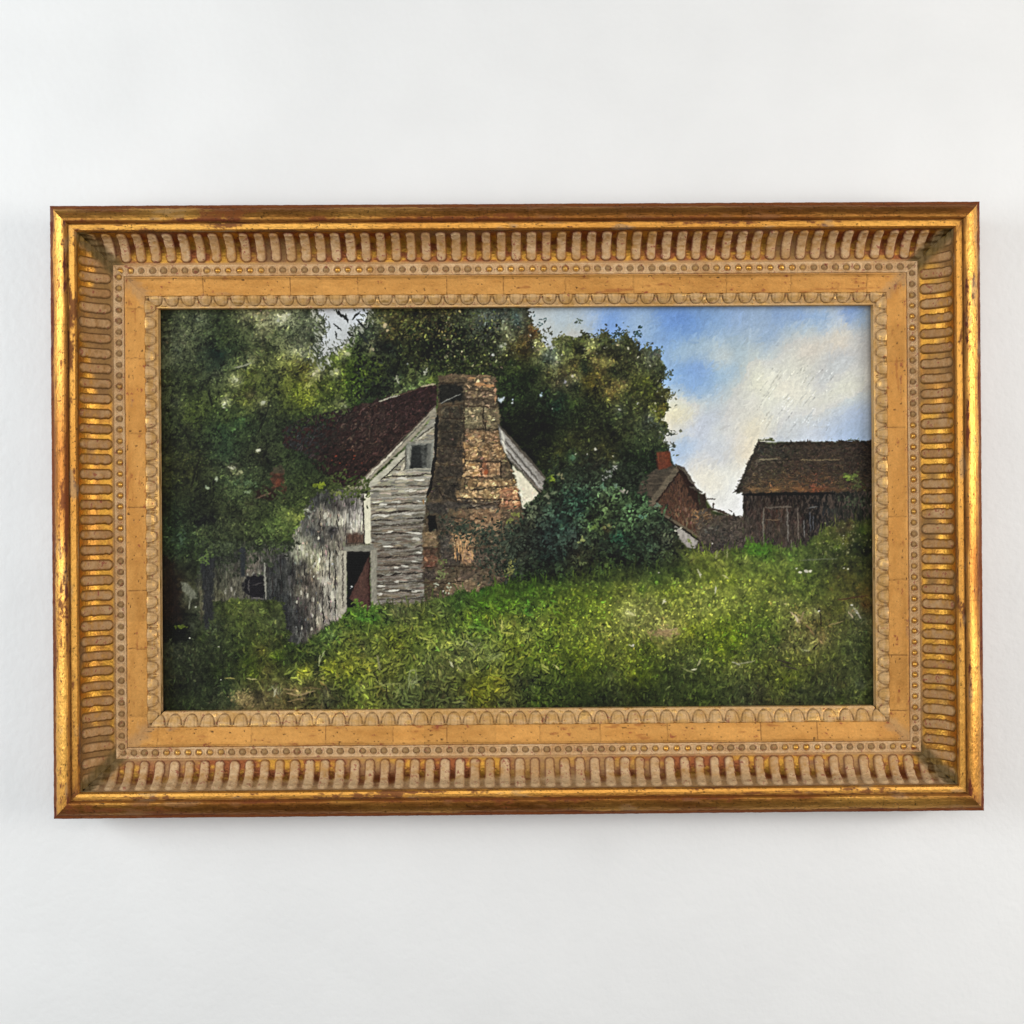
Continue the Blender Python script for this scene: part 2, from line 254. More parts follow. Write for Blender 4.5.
# --- sky, scrubbed on thinly with a diagonal brush
sc = fbm(H_, W_, 9, 4, 21); sc2 = noise(H_, W_, 2.0, 2.0, 23)
P[...] = skyF * (1 + .020 * sc + .028 * sc2)[..., None]
SKYPOLY = [(528,300),(530,316),(533,324),(540,334),(545,346),(551,345),(556,336),(563,334),(575,337),(585,333),(598,336),(604,331),(612,338),(618,336),(622,328),(632,338),(642,347),(652,346),(660,352),
           (663,368),(660,384),(668,392),(669,402),(663,415),(666,424),(663,440),(668,450),(672,463),(680,470),(697,490),(706,500),(712,510),(742,518),(744,495),(738,487),(757,441),(885,441),(885,296),(528,296)]
dsky = sdf(SKYPOLY, 60)
skym = (dsky < 0).astype(np.float32)
n = 5200
for x, y in zip(rng.uniform(520, 870, n), rng.uniform(303, 515, n)):
    if at(skym, x, y) < .5: continue
    a = -.9 + .5 * rng.normal()
    dab(x, y, rng.uniform(2.5, 8), rng.uniform(.8, 1.8), a, at(skyF, x + rng.normal() * 2, y + rng.normal() * 2) * (1 + .028 * rng.normal()), rng.uniform(.3, .75), .2 * rng.normal(), .35)
for k in range(70):                       # raised ridges of thick cloud paint
    x = rng.uniform(755, 830); y = rng.uniform(370, 432); L = rng.uniform(4, 13)
    stroke(x, y, x + L * .62, y - L * .8, .9, at(skyF, x, y) * rng.uniform(.90, .95) if k % 2 else at(skyF, x, y) * 1.05, .7, wob=.15, h=.7)

# --- foliage mass: an uneven edge against the sky
edge = 5.0 * fbm(H_, W_, 11, 4, 31) + 2.6 * fbm(H_, W_, 3.2, 2, 33)
SKY2 = [(313,300),(368,300),(366,312),(360,322),(352,331),(347,338),(338,346),(328,352),(320,362),(313,356),(316,345),(321,334),(322,322),(316,312)]
dgap = sdf(SKY2, 40)
gapm = np.clip(.5 - (dgap + .9 * edge) / 2.0, 0, 1)
far = (XX > 668) & (YY > 440)
am = np.clip(.5 + (dsky + np.where(far, 0, .75 * edge)) / 2.0, 0, 1)
am = np.maximum(am * (1 - gapm), (YY > 520).astype(np.float32))
nv = fbm(H_, W_, 4.5, 3, 41)
mixin(am, vegF * (.82 + .2 * nv)[..., None])
vegm = (am > .5).astype(np.float32)
foli = vegm * ((YY < 600))
scatter(17000, (156, 304, 345, 560), vegF, foli, jit=.24, hue=.035, l=(.9, 2.6), w=(.5, 1.1), al=(.55, 1))
scatter(17000, (340, 304, 675, 480), vegF, foli, jit=.27, hue=.04, l=(.9, 2.4), w=(.5, 1.1), al=(.55, 1))
scatter(700, (340, 304, 675, 420), vegF, foli, jit=.12, bright=.4, l=(.7, 1.8), w=(.5, .9), al=(.4, .85))
scatter(800, (156, 304, 345, 560), vegF, foli, jit=.15, bright=.35, l=(.7, 2.2), w=(.4, .8), al=(.4, .8))
scatter(800, (395, 322, 500, 374), vegF * 0 + np.array([24, 31, 17], np.float32), foli, jit=.4, l=(1, 3), w=(.6, 1.3), al=(.5, .95))
scatter(350, (350, 340, 400, 398), vegF * 0 + np.array([20, 26, 18], np.float32), foli, jit=.4, l=(1, 3), w=(.6, 1.3), al=(.5, .95))
scatter(420, (395, 310, 500, 374), vegF * 0 + np.array([62, 72, 36], np.float32), foli, jit=.3, l=(.8, 2), w=(.5, .9), al=(.5, .95))
scatter(420, (376, 306, 455, 338), vegF * 0 + np.array([66, 64, 32], np.float32), foli, jit=.35, l=(.9, 2.2), w=(.5, 1.0), al=(.5, .95))
scatter(200, (440, 308, 520, 366), vegF * 0 + np.array([84, 86, 60], np.float32), foli, jit=.35, l=(.9, 2.0), w=(.5, 1.0), al=(.5, .95))
def spray(x, y, a, L, F, k1, k2):
    c = at(F, x, y); n_ = int(L / 1.5)
    for q in range(n_):
        t = q / n_; xx = x + L * t * math.cos(a + .8 * t); yy = y + L * t * math.sin(a + .8 * t)
        for w in range(2):
            dab(xx + 1.6 * rng.normal(), yy + 1.4 * rng.normal(), rng.uniform(1.0, 2.6), rng.uniform(.5, 1.0), a + .8 * t + .7 * rng.normal(), (.5 * c + .5 * at(F, xx, yy)) * rng.uniform(k1, k2), .8, .3 * rng.normal(), .4)
for k in range(150):                       # hanging boughs, light over dark
    x, y = rng.uniform(162, 325), rng.uniform(306, 500); a = rng.uniform(.4, 2.3); L = rng.uniform(9, 24)
    if at(gapm, x, y) > .2: continue
    if k % 2: spray(x + 1, y + 2, a, L, vegF, .45, .75)
    spray(x, y, a, L, vegF, 1.0, 1.42)
for k in range(120):
    x, y = rng.uniform(345, 660), rng.uniform(312, 465); L = rng.uniform(6, 14)
    if at(foli, x, y) < .5: continue
    spray(x, y, rng.uniform(0, 3.1), L, vegF, *((.45, .8) if k % 2 else (1.05, 1.5)))
# leaves breaking loose over the sky, and sky showing through the crown
ed = np.abs(dsky)
n = 2600
for x, y in zip(rng.uniform(524, 680, n), rng.uniform(308, 470, n)):
    d = at(dsky, x, y)
    if -11 < d < 4 and rng.random() < math.exp(-abs(d) / 3.4) * .8:
        dab(x, y, rng.uniform(.7, 2.2), rng.uniform(.5, 1.1), rng.uniform(0, 3.1), np.array([62, 68, 45]) * rng.uniform(.6, 1.5), rng.uniform(.5, .95), .3 * rng.normal())
    elif 3 < d < 16 and rng.random() < .05:
        dab(x, y, rng.uniform(.7, 1.6), rng.uniform(.5, 1.0), rng.uniform(0, 3.1), np.array([205, 200, 175]) * rng.uniform(.65, 1.05), rng.uniform(.5, .9))
for cx, cy, r, m, c in [(540,319,7,9,(60,80,80)),(579,320,4,8,(80,95,85)),(618,333,8,26,(45,62,55)),(637,332,5,16,(50,75,75)),(639,325,2,5,(40,70,65)),(657,349,5,16,(75,95,85)),(668,373,6,16,(70,85,70)),
                        (655,352,5,12,(90,95,85)),(668,395,5,14,(85,85,50)),(667,433,6,16,(70,80,70)),(672,445,4,9,(90,100,90)),(678,430,4,5,(120,125,105)),(549,330,5,9,(80,85,70)),(585,333,5,18,(55,60,40)),
                        (600,333,6,16,(70,72,45)),(563,336,5,14,(85,88,55)),(650,420,7,16,(70,82,66)),(662,405,5,15,(95,88,35)),(647,343,4,9,(80,90,75))]:
    for k in range(int(m * 1.3)):
        dab(cx + r * .5 * rng.normal(), cy + r * .4 * rng.normal(), rng.uniform(.8, 2.2), rng.uniform(.5, 1.1), rng.uniform(0, 3.1), np.array(c) * rng.uniform(.65, 1.3), .85, .3 * rng.normal())
# branches and hanging leaves against the left gap
n = 1500
for x, y in zip(rng.uniform(308, 372, n), rng.uniform(306, 368, n)):
    d = at(dgap, x, y)
    if abs(d) < 9 and rng.random() < math.exp(-abs(d) / 3.0):
        inside = d < 0
        dab(x, y, rng.uniform(1.0, 3.5), rng.uniform(.4, .9), (1.1 if x < 335 else -2.2) + .5 * rng.normal(), (np.array([70, 80, 62]) if inside else np.array([165, 170, 155])) * rng.uniform(.7, 1.2), rng.uniform(.45, .9))
for a in [(338,309,344,317,1.5),(344,313,346,319,1.8),(333,322,340,328,.9),(334,331,335,335,1.4),(340,314,336,309,1.0),(352,316,358,310,1.6),(356,318,364,326,2.0),(346,330,352,334,1.2),(358,330,366,340,2.2)]:
    stroke(*a, (35, 42, 38), .9)
for x, y, r, c in [(500,345,1.8,(178,180,160)),(503,342,1.6,(170,172,150)),(492,353,1.9,(205,212,205)),(424,370,1.9,(195,200,178)),(425,367,1.3,(185,190,170)),(406,362,1.0,(160,168,165)),(499,398,2.8,(215,225,235)),
                   (502,396,1.7,(205,215,225)),(511,398,1.0,(190,205,215)),(511,401,1.2,(215,225,225)),(539,394,2.0,(190,212,220)),(540,391,1.0,(150,180,190)),(551,407,1.0,(150,165,150)),(564,380,1.4,(170,168,175)),
                   (571,374,1.5,(200,190,170)),(618,408,1.5,(180,182,165)),(636,402,1.4,(190,192,175)),(594,448,1.7,(215,212,190)),(586,453,.9,(190,190,175)),(612,455,1.3,(170,165,135)),(574,453,1.0,(185,195,170)),
                   (395,376,2.2,(160,165,140)),(397,380,1.2,(185,185,165)),(346,352,3.0,(175,185,135)),(330,371,2.6,(150,160,120)),(335,369,2.8,(150,158,118)),(383,323,3.0,(196,178,135)),(386,328,2.0,(185,165,120)),
                   (371,347,2.2,(160,152,118)),(284,314,3.0,(205,205,170)),(288,312,2.0,(190,195,170)),(235,378,2.2,(200,208,165)),(231,379,1.4,(165,175,130)),(223,402,1.6,(200,210,180)),(223,405,1.4,(190,200,165)),
                   (263,400,2.4,(175,182,155)),(260,402,1.6,(160,165,130)),(277,318,2.4,(180,185,165)),(255,314,2.0,(160,160,120)),(312,371,2.6,(200,195,150)),(316,369,1.8,(185,180,140)),(343,404,2.4,(130,142,105))]:
    for k in range(4):
        dab(x + .35 * r * rng.normal(), y + .35 * r * rng.normal(), r * .75, r * .5, rng.uniform(0, 3.1), np.array(c) * rng.uniform(.85, 1.0), .6, 0, .5)
for a in [(231,369,247,363,.9,(38,46,26)),(208,388,210,402,1.6,(28,34,20)),(266,409,258,428,1.2,(24,30,20)),(266,409,268,400,.9,(34,42,26)),(268,340,275,349,.8,(34,42,26)),(178,422,187,434,1.0,(28,32,18)),
          (197,458,190,484,1.6,(26,28,16)),(196,470,195,478,1.0,(22,24,16)),(310,345,318,352,.9,(50,60,46)),(312,342,321,352,.8,(58,68,54)),(257,430,262,420,1.0,(28,34,20))]:
    stroke(a[0], a[1], a[2], a[3], a[4], a[5], .85, wob=.3)
stroke(234, 366, 249, 361, 1.1, (130, 135, 108), .8)

# --- cottage roof
hz = fbm(H_, W_, 3.0, 2, 60, asp=3.0)
rt = .30 * fbm(H_, W_, 3.2, 3, 61)
roof = [(281,428),(300,416),(322,411),(345,407),(376,398),(402,391),(421,384),(435,383),(435,404),(352,489),(340,484),(318,470),(302,450),(282,446)]
ra = shape(roof, (42, 26, 23), .8, 1.2, rt, seed=1)
rin = (ra > .6).astype(np.float32)
RF = field(parse("430 390 52 20 24;405 400 50 22 24;410 415 54 24 24;380 415 58 32 27;360 425 58 34 27;390 430 58 30 25;375 445 54 28 22;350 440 60 36 26;350 460 40 17 14;335 462 36 14 11;330 450 38 22 16;345 425 44 26 22;320 428 29 28 28;300 430 34 34 38;310 438 40 40 42;290 432 32 36 34;355 475 46 20 16;370 460 50 22 17;330 420 30 32 26;300 420 30 38 28;340 470 40 18 13;325 440 34 24 22"), loc=8, broad=10, keep=1.0)
rg = RF.mean(-1, keepdims=True)
RF = (rg + (RF - rg) * .50) * 1.02 + np.array([1, 1, -1], np.float32)
scatter(3200, (282, 383, 436, 490), RF, rin, jit=.22, hue=.03, l=(1.2, 3.5), w=(.6, 1.2), ang=(-.75, .4), al=(.5, .95))
scatter(420, (330, 395, 430, 480), RF, rin, jit=.2, bright=.5, l=(.6, 1.3), w=(.4, .8), al=(.4, .8))
for x, y, r in [(334,454,1.6),(353,454,1.5),(349,448,1.0),(338,461,1.0),(330,458,.8),(345,463,.9),(360,461,.8),(352,457,1.0)]:
    dab(x, y, r, r * .6, -.5, np.array([120, 52, 32]), .8)
for k in range(900):                       # boughs in front of the roof's left end
    x = rng.uniform(272, 352); y = rng.uniform(402, 480)
    lim = 446 + (x - 282) * .55 + 5 * rng.normal()
    if y > lim - 4 or y < 432 - (x - 282) * .36 + 3 * abs(rng.normal()) or (x < 325 and rng.random() < .09):
        dab(x, y, rng.uniform(.9, 2.6), rng.uniform(.5, 1.2), rng.uniform(0, 3.1), at(vegF, x + 2 * rng.normal(), y + 3 * rng.normal()) * rng.uniform(.6, 1.35), .8, .3 * rng.normal())
stroke(378, 399, 398, 393, .9, (150, 148, 128), .75); stroke(398, 393, 414, 388, .8, (70, 55, 42), .7); stroke(421, 384, 433, 382, 1.2, (150, 140, 110), .85)
# --- gable siding of the cottage
sid = [(435,410),(435,440),(432,465),(425,500),(423,540),(422,606),(370,606),(366,490),(369,480),(405,449)]
st = .16 * fbm(H_, W_, 3, 3, 62, asp=4.0)
sa = shape(sid, (128, 124, 112), .7, .3, st, seed=2)
SF = field(parse("430 420 140 134 118;425 435 130 126 114;415 478 150 148 138;400 482 158 155 140;390 490 140 136 122;380 500 118 114 106;405 495 128 124 114;420 490 128 122 110;400 505 120 112 104;385 510 150 145 132;375 506 175 170 155;385 522 108 100 90;410 515 104 100 92;415 525 98 92 84;400 530 112 104 94;385 535 95 86 76;415 540 130 126 116;385 548 108 100 92;400 555 96 88 80;412 560 100 92 86;385 562 98 88 80;400 570 112 106 100;410 578 98 90 84;385 580 92 84 76;400 588 118 112 104;385 592 92 84 74;410 598 90 82 70;385 602 84 80 62;372 490 150 146 130;440 430 110 105 95"), 7)
SF = SF * np.array([1.0, .975, .91], np.float32)
sin_ = (sa > .5).astype(np.float32)
scatter(1500, (368, 410, 436, 606), SF, sin_, jit=.17, hue=.02, l=(2.5, 8), w=(.6, 1.3), ang=(-.03, .06), al=(.5, .9), curv=.05)
for (x0, y0, x1, y1, w, al) in [(378,476,428,473,1.1,.8),(392,468,428,466,.9,.7),(371,485,427,484,1.2,.85),(372,494,425,492,1.0,.7),(371,503,424,501,1.1,.7),(371,512,424,508,1.2,.85),(371,519,423,516,1.4,.9),(371,525,423,522,1.3,.85),
                                (372,533,422,530,1.3,.85),(374,549,422,544,1.4,.9),(375,557,422,553,1.3,.85),(375,565,422,562,1.4,.9),(375,574,422,571,1.3,.85),(375,583,422,580,1.2,.8),(375,590,422,590,1.2,.8),(375,598,422,597,1.0,.6)]:
    k = (y0 + y1) / 2
    nseg = 6
    for q in range(nseg):
        ta, tb = q / nseg, (q + 1) / nseg
        if rng.random() < .16: continue
        stroke(x0 + (x1 - x0) * ta, y0 + (y1 - y0) * ta + .5 * rng.normal(), x0 + (x1 - x0) * tb, y0 + (y1 - y0) * tb + .5 * rng.normal(), w * rng.uniform(.7, 1.3), np.array([46, 40, 34]) * rng.uniform(.8, 1.6), al * rng.uniform(.35, .9), wob=.3, h=-.2)
    stroke(x0, y0 + 2.6, x1, y1 + 2.6, 1.1, np.array([165, 160, 148]) if k < 512 else np.array([128, 120, 110]), .45, wob=.3)
for x, y, L, w in [(413,532,7,2.0),(416,537,5,2.4),(408,531,5,1.2),(385,545,8,1.5),(381,514,5,2.2),(374,513,4,1.6),(418,551,4,1.4),(402,565,4,1.8),(394,566,5,1.2),(396,580,4,1.6),(379,585,6,1.5),(392,589,10,1.6),(414,589,6,1.2),(378,593,4,1.2),
                   (382,503,8,1.5),(395,500,6,1.2),(400,477,8,2.0),(418,478,7,1.6),(398,471,5,1.8),(408,489,8,1.4),(419,500,5,1.2),(375,500,4,1.4),(406,513,5,1.0),(411,560,5,.8),(388,530,5,1.0)]:
    for k in range(3):
        dab(x + rng.normal() * 1.5, y + rng.normal() * .5, L * .55, w * .55, -.05 + .1 * rng.normal(), np.array([200, 195, 180]) * rng.uniform(.88, 1.08), .8, 0, .6)
# rake boards
shape([(434,403),(435,411),(428,418),(420,427),(405,443),(372,474),(360,488),(352,488),(356,480),(378,461),(400,440),(420,418)], (140, 132, 114), .7, .4, .12 * hz, seed=3)
stroke(433, 405, 356, 481, 1.0, (74, 60, 52), .7, wob=.2); stroke(427, 415, 368, 474, .9, (92, 88, 78), .7, wob=.2); stroke(400, 441, 362, 479, 1.4, (188, 180, 160), .75, wob=.3)
shape([(404,447),(407,452),(397,463),(372,484),(362,490),(358,489),(376,473),(392,458)], (172, 168, 148), .7, .3, .1 * hz, seed=4)
stroke(406, 453, 380, 478, .9, (60, 56, 48), .75, wob=.2)
for a in [(432,421,412,438,2.0,(150,146,130)),(431,427,414,440,1.5,(168,162,142)),(433,433,414,444,1.3,(120,116,104)),(432,424,416,436,.8,(84,80,70)),(398,470,410,456,2.2,(180,172,150)),(396,472,402,470,1.6,(195,184,158))]:
    stroke(*a[:5], a[5], .85)
# attic window
shape([(404,444),(408,440),(432,438),(431,470),(404,468)], (118, 118, 108), .7, .5, .12 * hz, seed=5)
shape([(410,444),(429,442),(428,466),(410,466)], (60, 62, 58), .8, .8, .3 * nv, seed=6)
shape([(410,446),(419,446),(421,466),(408,467)], (32, 34, 33), .9, .8, seed=7, alpha=.75)
shape([(426,443),(430,442),(429,466),(425,466)], (100, 100, 92), .8, .6, alpha=.85)
stroke(407, 446, 407, 466, 1.6, (140, 138, 126), .9); stroke(404, 447, 404, 466, .8, (92, 88, 78), .7); stroke(405, 441, 431, 440, 1.5, (138, 134, 120), .9); stroke(404, 468, 431, 467, 1.2, (150, 146, 130), .8)
# --- stone chimney
chim = [(437,374),(452,372),(472,373),(495,375),(495,395),(496,424),(500,445),(507,460),(512,472),(517,492),(521,510),(524,535),(516,577),(470,590),(423,600),(421,565),(421,530),(425,500),(432,465),(435,430),(436,400)]
ca = shape(chim, (78, 66, 48), .8, .8, .2 * nv, seed=8)
CF = field(parse("445 377 92 66 40;470 378 120 84 50;485 384 178 124 74;475 384 165 112 66;492 380 130 96 60;448 388 24 25 22;458 392 26 26 22;444 396 28 27 24;478 392 98 78 54;490 392 98 74 50;480 401 66 54 38;445 405 58 52 38;455 415 50 44 32;480 412 104 94 60;470 420 98 86 56;490 418 110 96 64;445 430 54 47 35;455 440 48 42 30;440 445 46 40 30;480 430 118 88 54;492 435 112 84 52;470 432 124 96 60;475 445 128 94 50;490 450 118 86 46;480 455 126 92 48;448 455 58 48 37;440 470 50 42 32;450 480 52 46 36;470 467 150 112 66;484 468 142 82 46;494 468 140 100 60;502 470 80 58 36;465 482 110 84 50;478 482 130 98 54;500 480 134 100 60;512 485 128 92 54;440 490 54 45 34;450 495 50 42 32;470 495 138 104 60;490 493 140 108 62;505 493 152 98 60;516 500 140 92 54;430 490 56 46 36;435 505 50 46 40;450 503 56 52 46;470 504 80 70 58;488 504 86 72 58;505 504 142 90 54;515 505 120 82 48;465 513 116 84 52;480 514 134 96 62;495 514 130 92 58;445 515 60 55 45;430 520 18 16 14;470 525 120 92 58;485 523 136 108 74;455 525 64 60 42;500 525 96 76 50;515 520 50 56 38;428 538 116 92 60;428 550 82 54 36;428 560 104 62 40;428 572 58 50 42;428 590 74 62 40;445 540 66 62 56;445 555 60 56 50;458 540 150 116 74;468 540 130 100 64;465 552 158 116 74;478 558 84 70 55;455 560 74 62 48;470 568 60 46 34;465 575 84 68 52;480 572 80 66 50;455 580 92 76 54;470 583 120 98 62;495 570 66 58 46;500 555 60 60 44;485 540 66 62 48;440 580 80 66 50;505 540 50 56 44"), loc=4.5, broad=6.5, keep=1.0)
STONES = parse("""438 383 462 399 27 27 23;463 389 495 396 94 75 52;463 398 496 404 72 58 42;440 405 449 417 62 56 42;450 406 461 418 54 47 35;462 405 481 427 104 94 62;482 405 498 427 100 88 58;438 419 450 430 52 46 33;
451 419 462 436 48 42 30;464 429 481 442 120 90 54;482 429 499 442 112 82 48;462 443 478 459 126 92 50;479 443 490 459 116 84 46;491 443 503 459 122 90 52;438 431 458 444 50 43 32;436 446 461 461 56 46 35;462 461 478 475 152 114 68;
478 461 487 475 140 84 48;488 461 499 475 144 104 62;434 463 461 476 54 46 36;456 477 464 488 106 84 50;465 477 474 488 122 92 52;475 478 513 486 132 100 56;430 478 440 496 56 47 37;441 478 459 497 50 43 33;454 489 478 498 136 106 62;
479 488 497 498 140 108 60;498 486 516 500 154 98 58;426 500 446 513 52 48 43;447 499 470 508 60 54 47;470 500 497 508 82 70 58;498 501 520 507 142 88 50;452 509 466 521 112 84 54;467 508 500 521 132 96 60;436 516 451 528 62 56 44;
470 522 500 530 136 106 72;422 531 435 545 118 94 60;422 546 435 556 84 54 36;422 556 435 566 108 62 40;422 567 433 579 60 50 42;438 533 449 558 62 58 52;450 533 472 546 150 114 72;459 548 471 562 156 114 74;472 550 488 566 84 70 56;
442 550 458 565 66 56 46;457 569 478 580 84 68 52;444 582 478 592 116 94 62;480 548 500 564 74 62 50""")
for q_, (x0, y0, x1, y1, r, g, b) in enumerate(STONES):
    e = lambda: .8 * rng.normal()
    shape([(x0 + e(), y0 + e()), ((x0 + x1) / 2, y0 + e()), (x1 + e(), y0 + e()), (x1 + e(), y1 + e()), ((x0 + x1) / 2, y1 + e()), (x0 + e(), y1 + e())], (np.array([r, g, b]) * .68 + .32 * (r + g + b) / 3) * np.array([1.03, 1.0, .95]), 1.3, 2.2, .26 * nv, seed=100 + q_)
CFS = P.copy(); CF = CF * .35 + CFS * .65; CF = (CF * .62 + .38 * CF.mean(-1, keepdims=True)) * np.array([1.18, 1.15, 1.06], np.float32)
CF = CF * (1 + .34 * np.clip((XX - 461) / 4, 0, 1) * np.clip((YY - 376) / 4, 0, 1) * np.clip((512 - YY) / 12, 0, 1))[..., None]
cin = (ca > .5).astype(np.float32)
scatter(2600, (421, 372, 524, 600), CF, cin, jit=.17, hue=.02, l=(1.0, 3.4), w=(.6, 1.4), ang=(0, .6), al=(.4, .9), spread=1.0)
for k in range(300):                       # rubble joints
    x, y = rng.uniform(424, 520), rng.uniform(376, 598)
    if at(cin, x, y) > .5:
        a = (0 if rng.random() < .65 else 1.5) + .2 * rng.normal(); L = rng.uniform(2, 6)
        stroke(x, y, x + L * math.cos(a), y + L * math.sin(a), rng.uniform(.5, 1.0), at(CF, x, y) * rng.uniform(.45, .7), rng.uniform(.3, .7), wob=.4, h=-.2)
scatter(420, (421, 372, 524, 600), CF, cin, jit=.15, bright=.28, l=(.7, 2.4), w=(.4, .8), ang=(0, .5), al=(.4, .8), spread=.3)
DK = (38, 29, 20)
for a in [(462,397,496,398,1.3),(462,404,497,405,1.2),(440,404,462,402,.9),(466,427,500,428,1.2),(464,459,505,461,1.6),(460,475,498,477,1.8),(480,487,514,484,1.3),(456,497,520,499,1.2),(462,508,500,500,.6),(452,500,498,504,1.0),(470,488,480,488,1.0),
          (464,477,462,489,.7),(475,480,473,489,1.1),(482,405,482,427,.9),(484,420,484,428,.9),(499,459,500,476,1.6),(501,463,509,467,1.5),(480,461,480,476,.6),(440,416,461,417,.9),(438,444,461,446,1.0),(440,476,452,475,.9),
          (437,487,440,495,1.2),(432,462,460,465,1.0),(444,495,452,500,1.2),(448,405,448,416,1.0),(457,404,460,414,1.6),(452,423,450,432,1.0),(458,437,456,450,1.4),(462,395,463,470,1.0),(463,470,458,480,.9),(440,430,450,431,.8),
          (437,381,462,381,1.0),(466,388,494,390,1.1),(497,498,497,508,.8),(474,523,488,527,.8),(459,547,477,546,1.3),(458,566,482,566,1.6),(478,568,490,558,1.4),(459,548,458,562,.8),(460,557,464,567,1.0),(442,565,460,565,.9),
          (436,530,437,557,2.6),(434,548,422,546,1.2),(434,566,422,566,1.3),(434,580,422,582,1.2),(436,582,462,580,1.0),(455,568,455,580,.8),(452,533,456,546,.8)]:
    stroke(*a[:5], np.array(DK) * rng.uniform(.8, 1.7), rng.uniform(.25, .6), wob=.55, h=-.2)
shape([(426,514),(434,514),(435,528),(427,530)], (14, 12, 10), .8, .8)
stroke(440, 401, 459, 392, .7, (150, 150, 140), .6, wob=.25)
shape([(438,383),(460,381),(463,396),(460,400),(440,400)], (30, 29, 25), 1.4, 2.5, alpha=.35)
for x, y, L, w, c in [(478,382,8,2.4,(172,128,84)),(488,384,7,2.4,(164,122,80)),(470,376,6,1.2,(150,115,75)),(484,374,8,.9,(130,105,75)),(494,388,1.2,3,(165,125,95)),(494,398,1.0,5,(150,115,80)),(470,436,4,1.4,(178,142,92)),(463,444,1,5,(165,130,85)),(462,459,1.2,3,(170,135,90)),
                      (466,496,4,1.0,(200,170,120)),(491,491,2,.9,(205,170,130)),(462,474,3,.9,(175,145,100)),(498,463,.9,3,(170,135,95)),(470,463,6,1.4,(160,122,74)),(474,471,6,1.2,(150,116,70)),(452,480,3,.8,(70,62,50)),(484,470,3,4,(146,80,44)),(506,488,5,1.2,(168,116,78)),(426,494,.9,2.5,(150,110,60)),(422,500,.9,4,(130,100,62))]:
    for k in range(3):
        dab(x + .4 * rng.normal(), y + .4 * rng.normal(), L * .7, w * .7, .1 * rng.normal(), np.array(c) * rng.uniform(.9, 1.1), .75, 0, .5)
for k in range(26):                        # dry vertical brushing on the lower stones
    x = rng.uniform(451, 471); y = rng.uniform(534, 556)
    stroke(x, y, x + .3, y + rng.uniform(3, 7), .6, np.array([178, 138, 92]) * rng.uniform(.8, 1.15), .7, wob=.1)
# the black gap between siding and chimney
for a in [(435,418,434,452,3.0),(434,452,430,478,2.6),(430,478,426,494,2.4),(436,414,435,425,2.0)]:
    stroke(*a, (24, 21, 19), .95, wob=.3, h=-.2)
# --- right slope of the gable
shape([(511,464),(519,471),(530,483),(538,494),(535,502),(526,507),(521,507),(517,488)], (218, 210, 184), .8, 1.0, .06 * nv, seed=9)
scatter(120, (512, 466, 537, 506), field(parse("520 475 222 214 186;530 495 214 206 180;522 500 212 204 178"), 8), (sdf([(511,466),(519,473),(537,494),(526,506),(521,505)]) < 0) * 1., jit=.05, hue=.02, l=(1, 3))
shape([(497,424),(503,430),(524,452),(544,476),(541,489),(534,487),(520,471),(506,456),(499,441)], (134, 129, 120), .7, .5, .15 * hz, seed=10)
for a in [(498,424,543,476,2.2,(72,66,56)),(500,431,541,482,1.3,(150,146,138)),(500,435,536,479,.8,(84,80,74)),(500,440,538,485,1.3,(168,164,156)),(504,448,534,483,.9,(80,74,66)),(500,431,502,438,2.2,(190,186,172)),(501,440,505,452,1.6,(196,190,172)),(508,458,522,472,1.2,(90,84,74)),(524,474,540,492,1.6,(108,98,86))]:
    stroke(*a[:5], a[5], .8, wob=.3)

# --- shed: upright boards in broken shade
LF = field(parse("205 560 50 54 50;225 555 66 72 60;238 556 46 50 50;250 553 118 112 100;256 560 122 114 104;248 568 140 130 118;258 572 128 120 108;265 560 84 84 76;270 570 66 68 68;280 560 60 62 64;280 580 64 66 66;272 590 68 70 70;285 595 66 68 68;"
                 "220 585 96 96 80;228 590 130 126 108;233 582 116 112 98;218 592 100 98 74;290 570 58 58 58;300 545 160 160 140;304 552 150 148 128;296 556 130 130 112;300 562 72 68 62;310 556 170 166 138;314 564 170 164 136;312 572 110 102 90;318 540 70 68 66;310 530 66 66 66;"
                 "325 515 172 168 152;320 512 150 140 124;338 520 160 156 140;330 530 62 60 60;325 500 70 70 66;315 497 74 76 72;335 505 76 70 66;345 500 110 106 98;355 510 140 136 130;352 525 170 166 158;356 520 150 146 138;350 504 90 86 84;352 537 74 54 44;"
                 "348 545 104 96 84;360 546 116 112 100;330 550 118 112 102;325 565 150 146 132;332 570 130 126 114;322 580 150 146 136;330 590 146 142 134;338 575 172 166 148;336 595 160 156 142;325 600 130 126 118;335 615 150 146 138;327 620 120 114 106;338 620 110 100 88;"
                 "300 580 76 70 64;296 590 118 112 98;306 590 100 94 84;310 580 84 76 68;312 600 86 80 74;304 610 78 72 68;296 600 96 90 84;290 610 66 66 66;285 620 58 60 60;298 620 64 64 66;305 625 58 56 56;312 615 120 114 104;318 605 140 134 124;298 632 104 102 98;294 640 72 74 70;"
                 "315 630 96 88 76;310 640 90 88 70;282 605 62 64 64;275 600 66 70 62;318 620 150 144 128;320 592 100 94 86"), 4.5)
shed = [(318,488),(345,486),(364,492),(366,545),(345,548),(344,622),(326,624),(300,645),(284,642),(278,600),(240,600),(212,600),(198,620),(196,575),(215,555),(240,545),(290,545),(300,520)]
vt = fbm(H_, W_, 6, 3, 63, asp=.28)
dsh = sdf(shed, 20)
sha = np.clip(.5 - (dsh + .8 * edge) / 2.2, 0, 1)
lg = LF.mean(-1, keepdims=True)
LF = (lg + (LF - lg) * 1.15) * np.array([.99, .99, .975], np.float32) * np.clip(.77 + .40 * (lg - 70) / 90, .66, 1.08) * (1 + .30 * fbm(H_, W_, 9, 3, 88, asp=.5))[..., None]
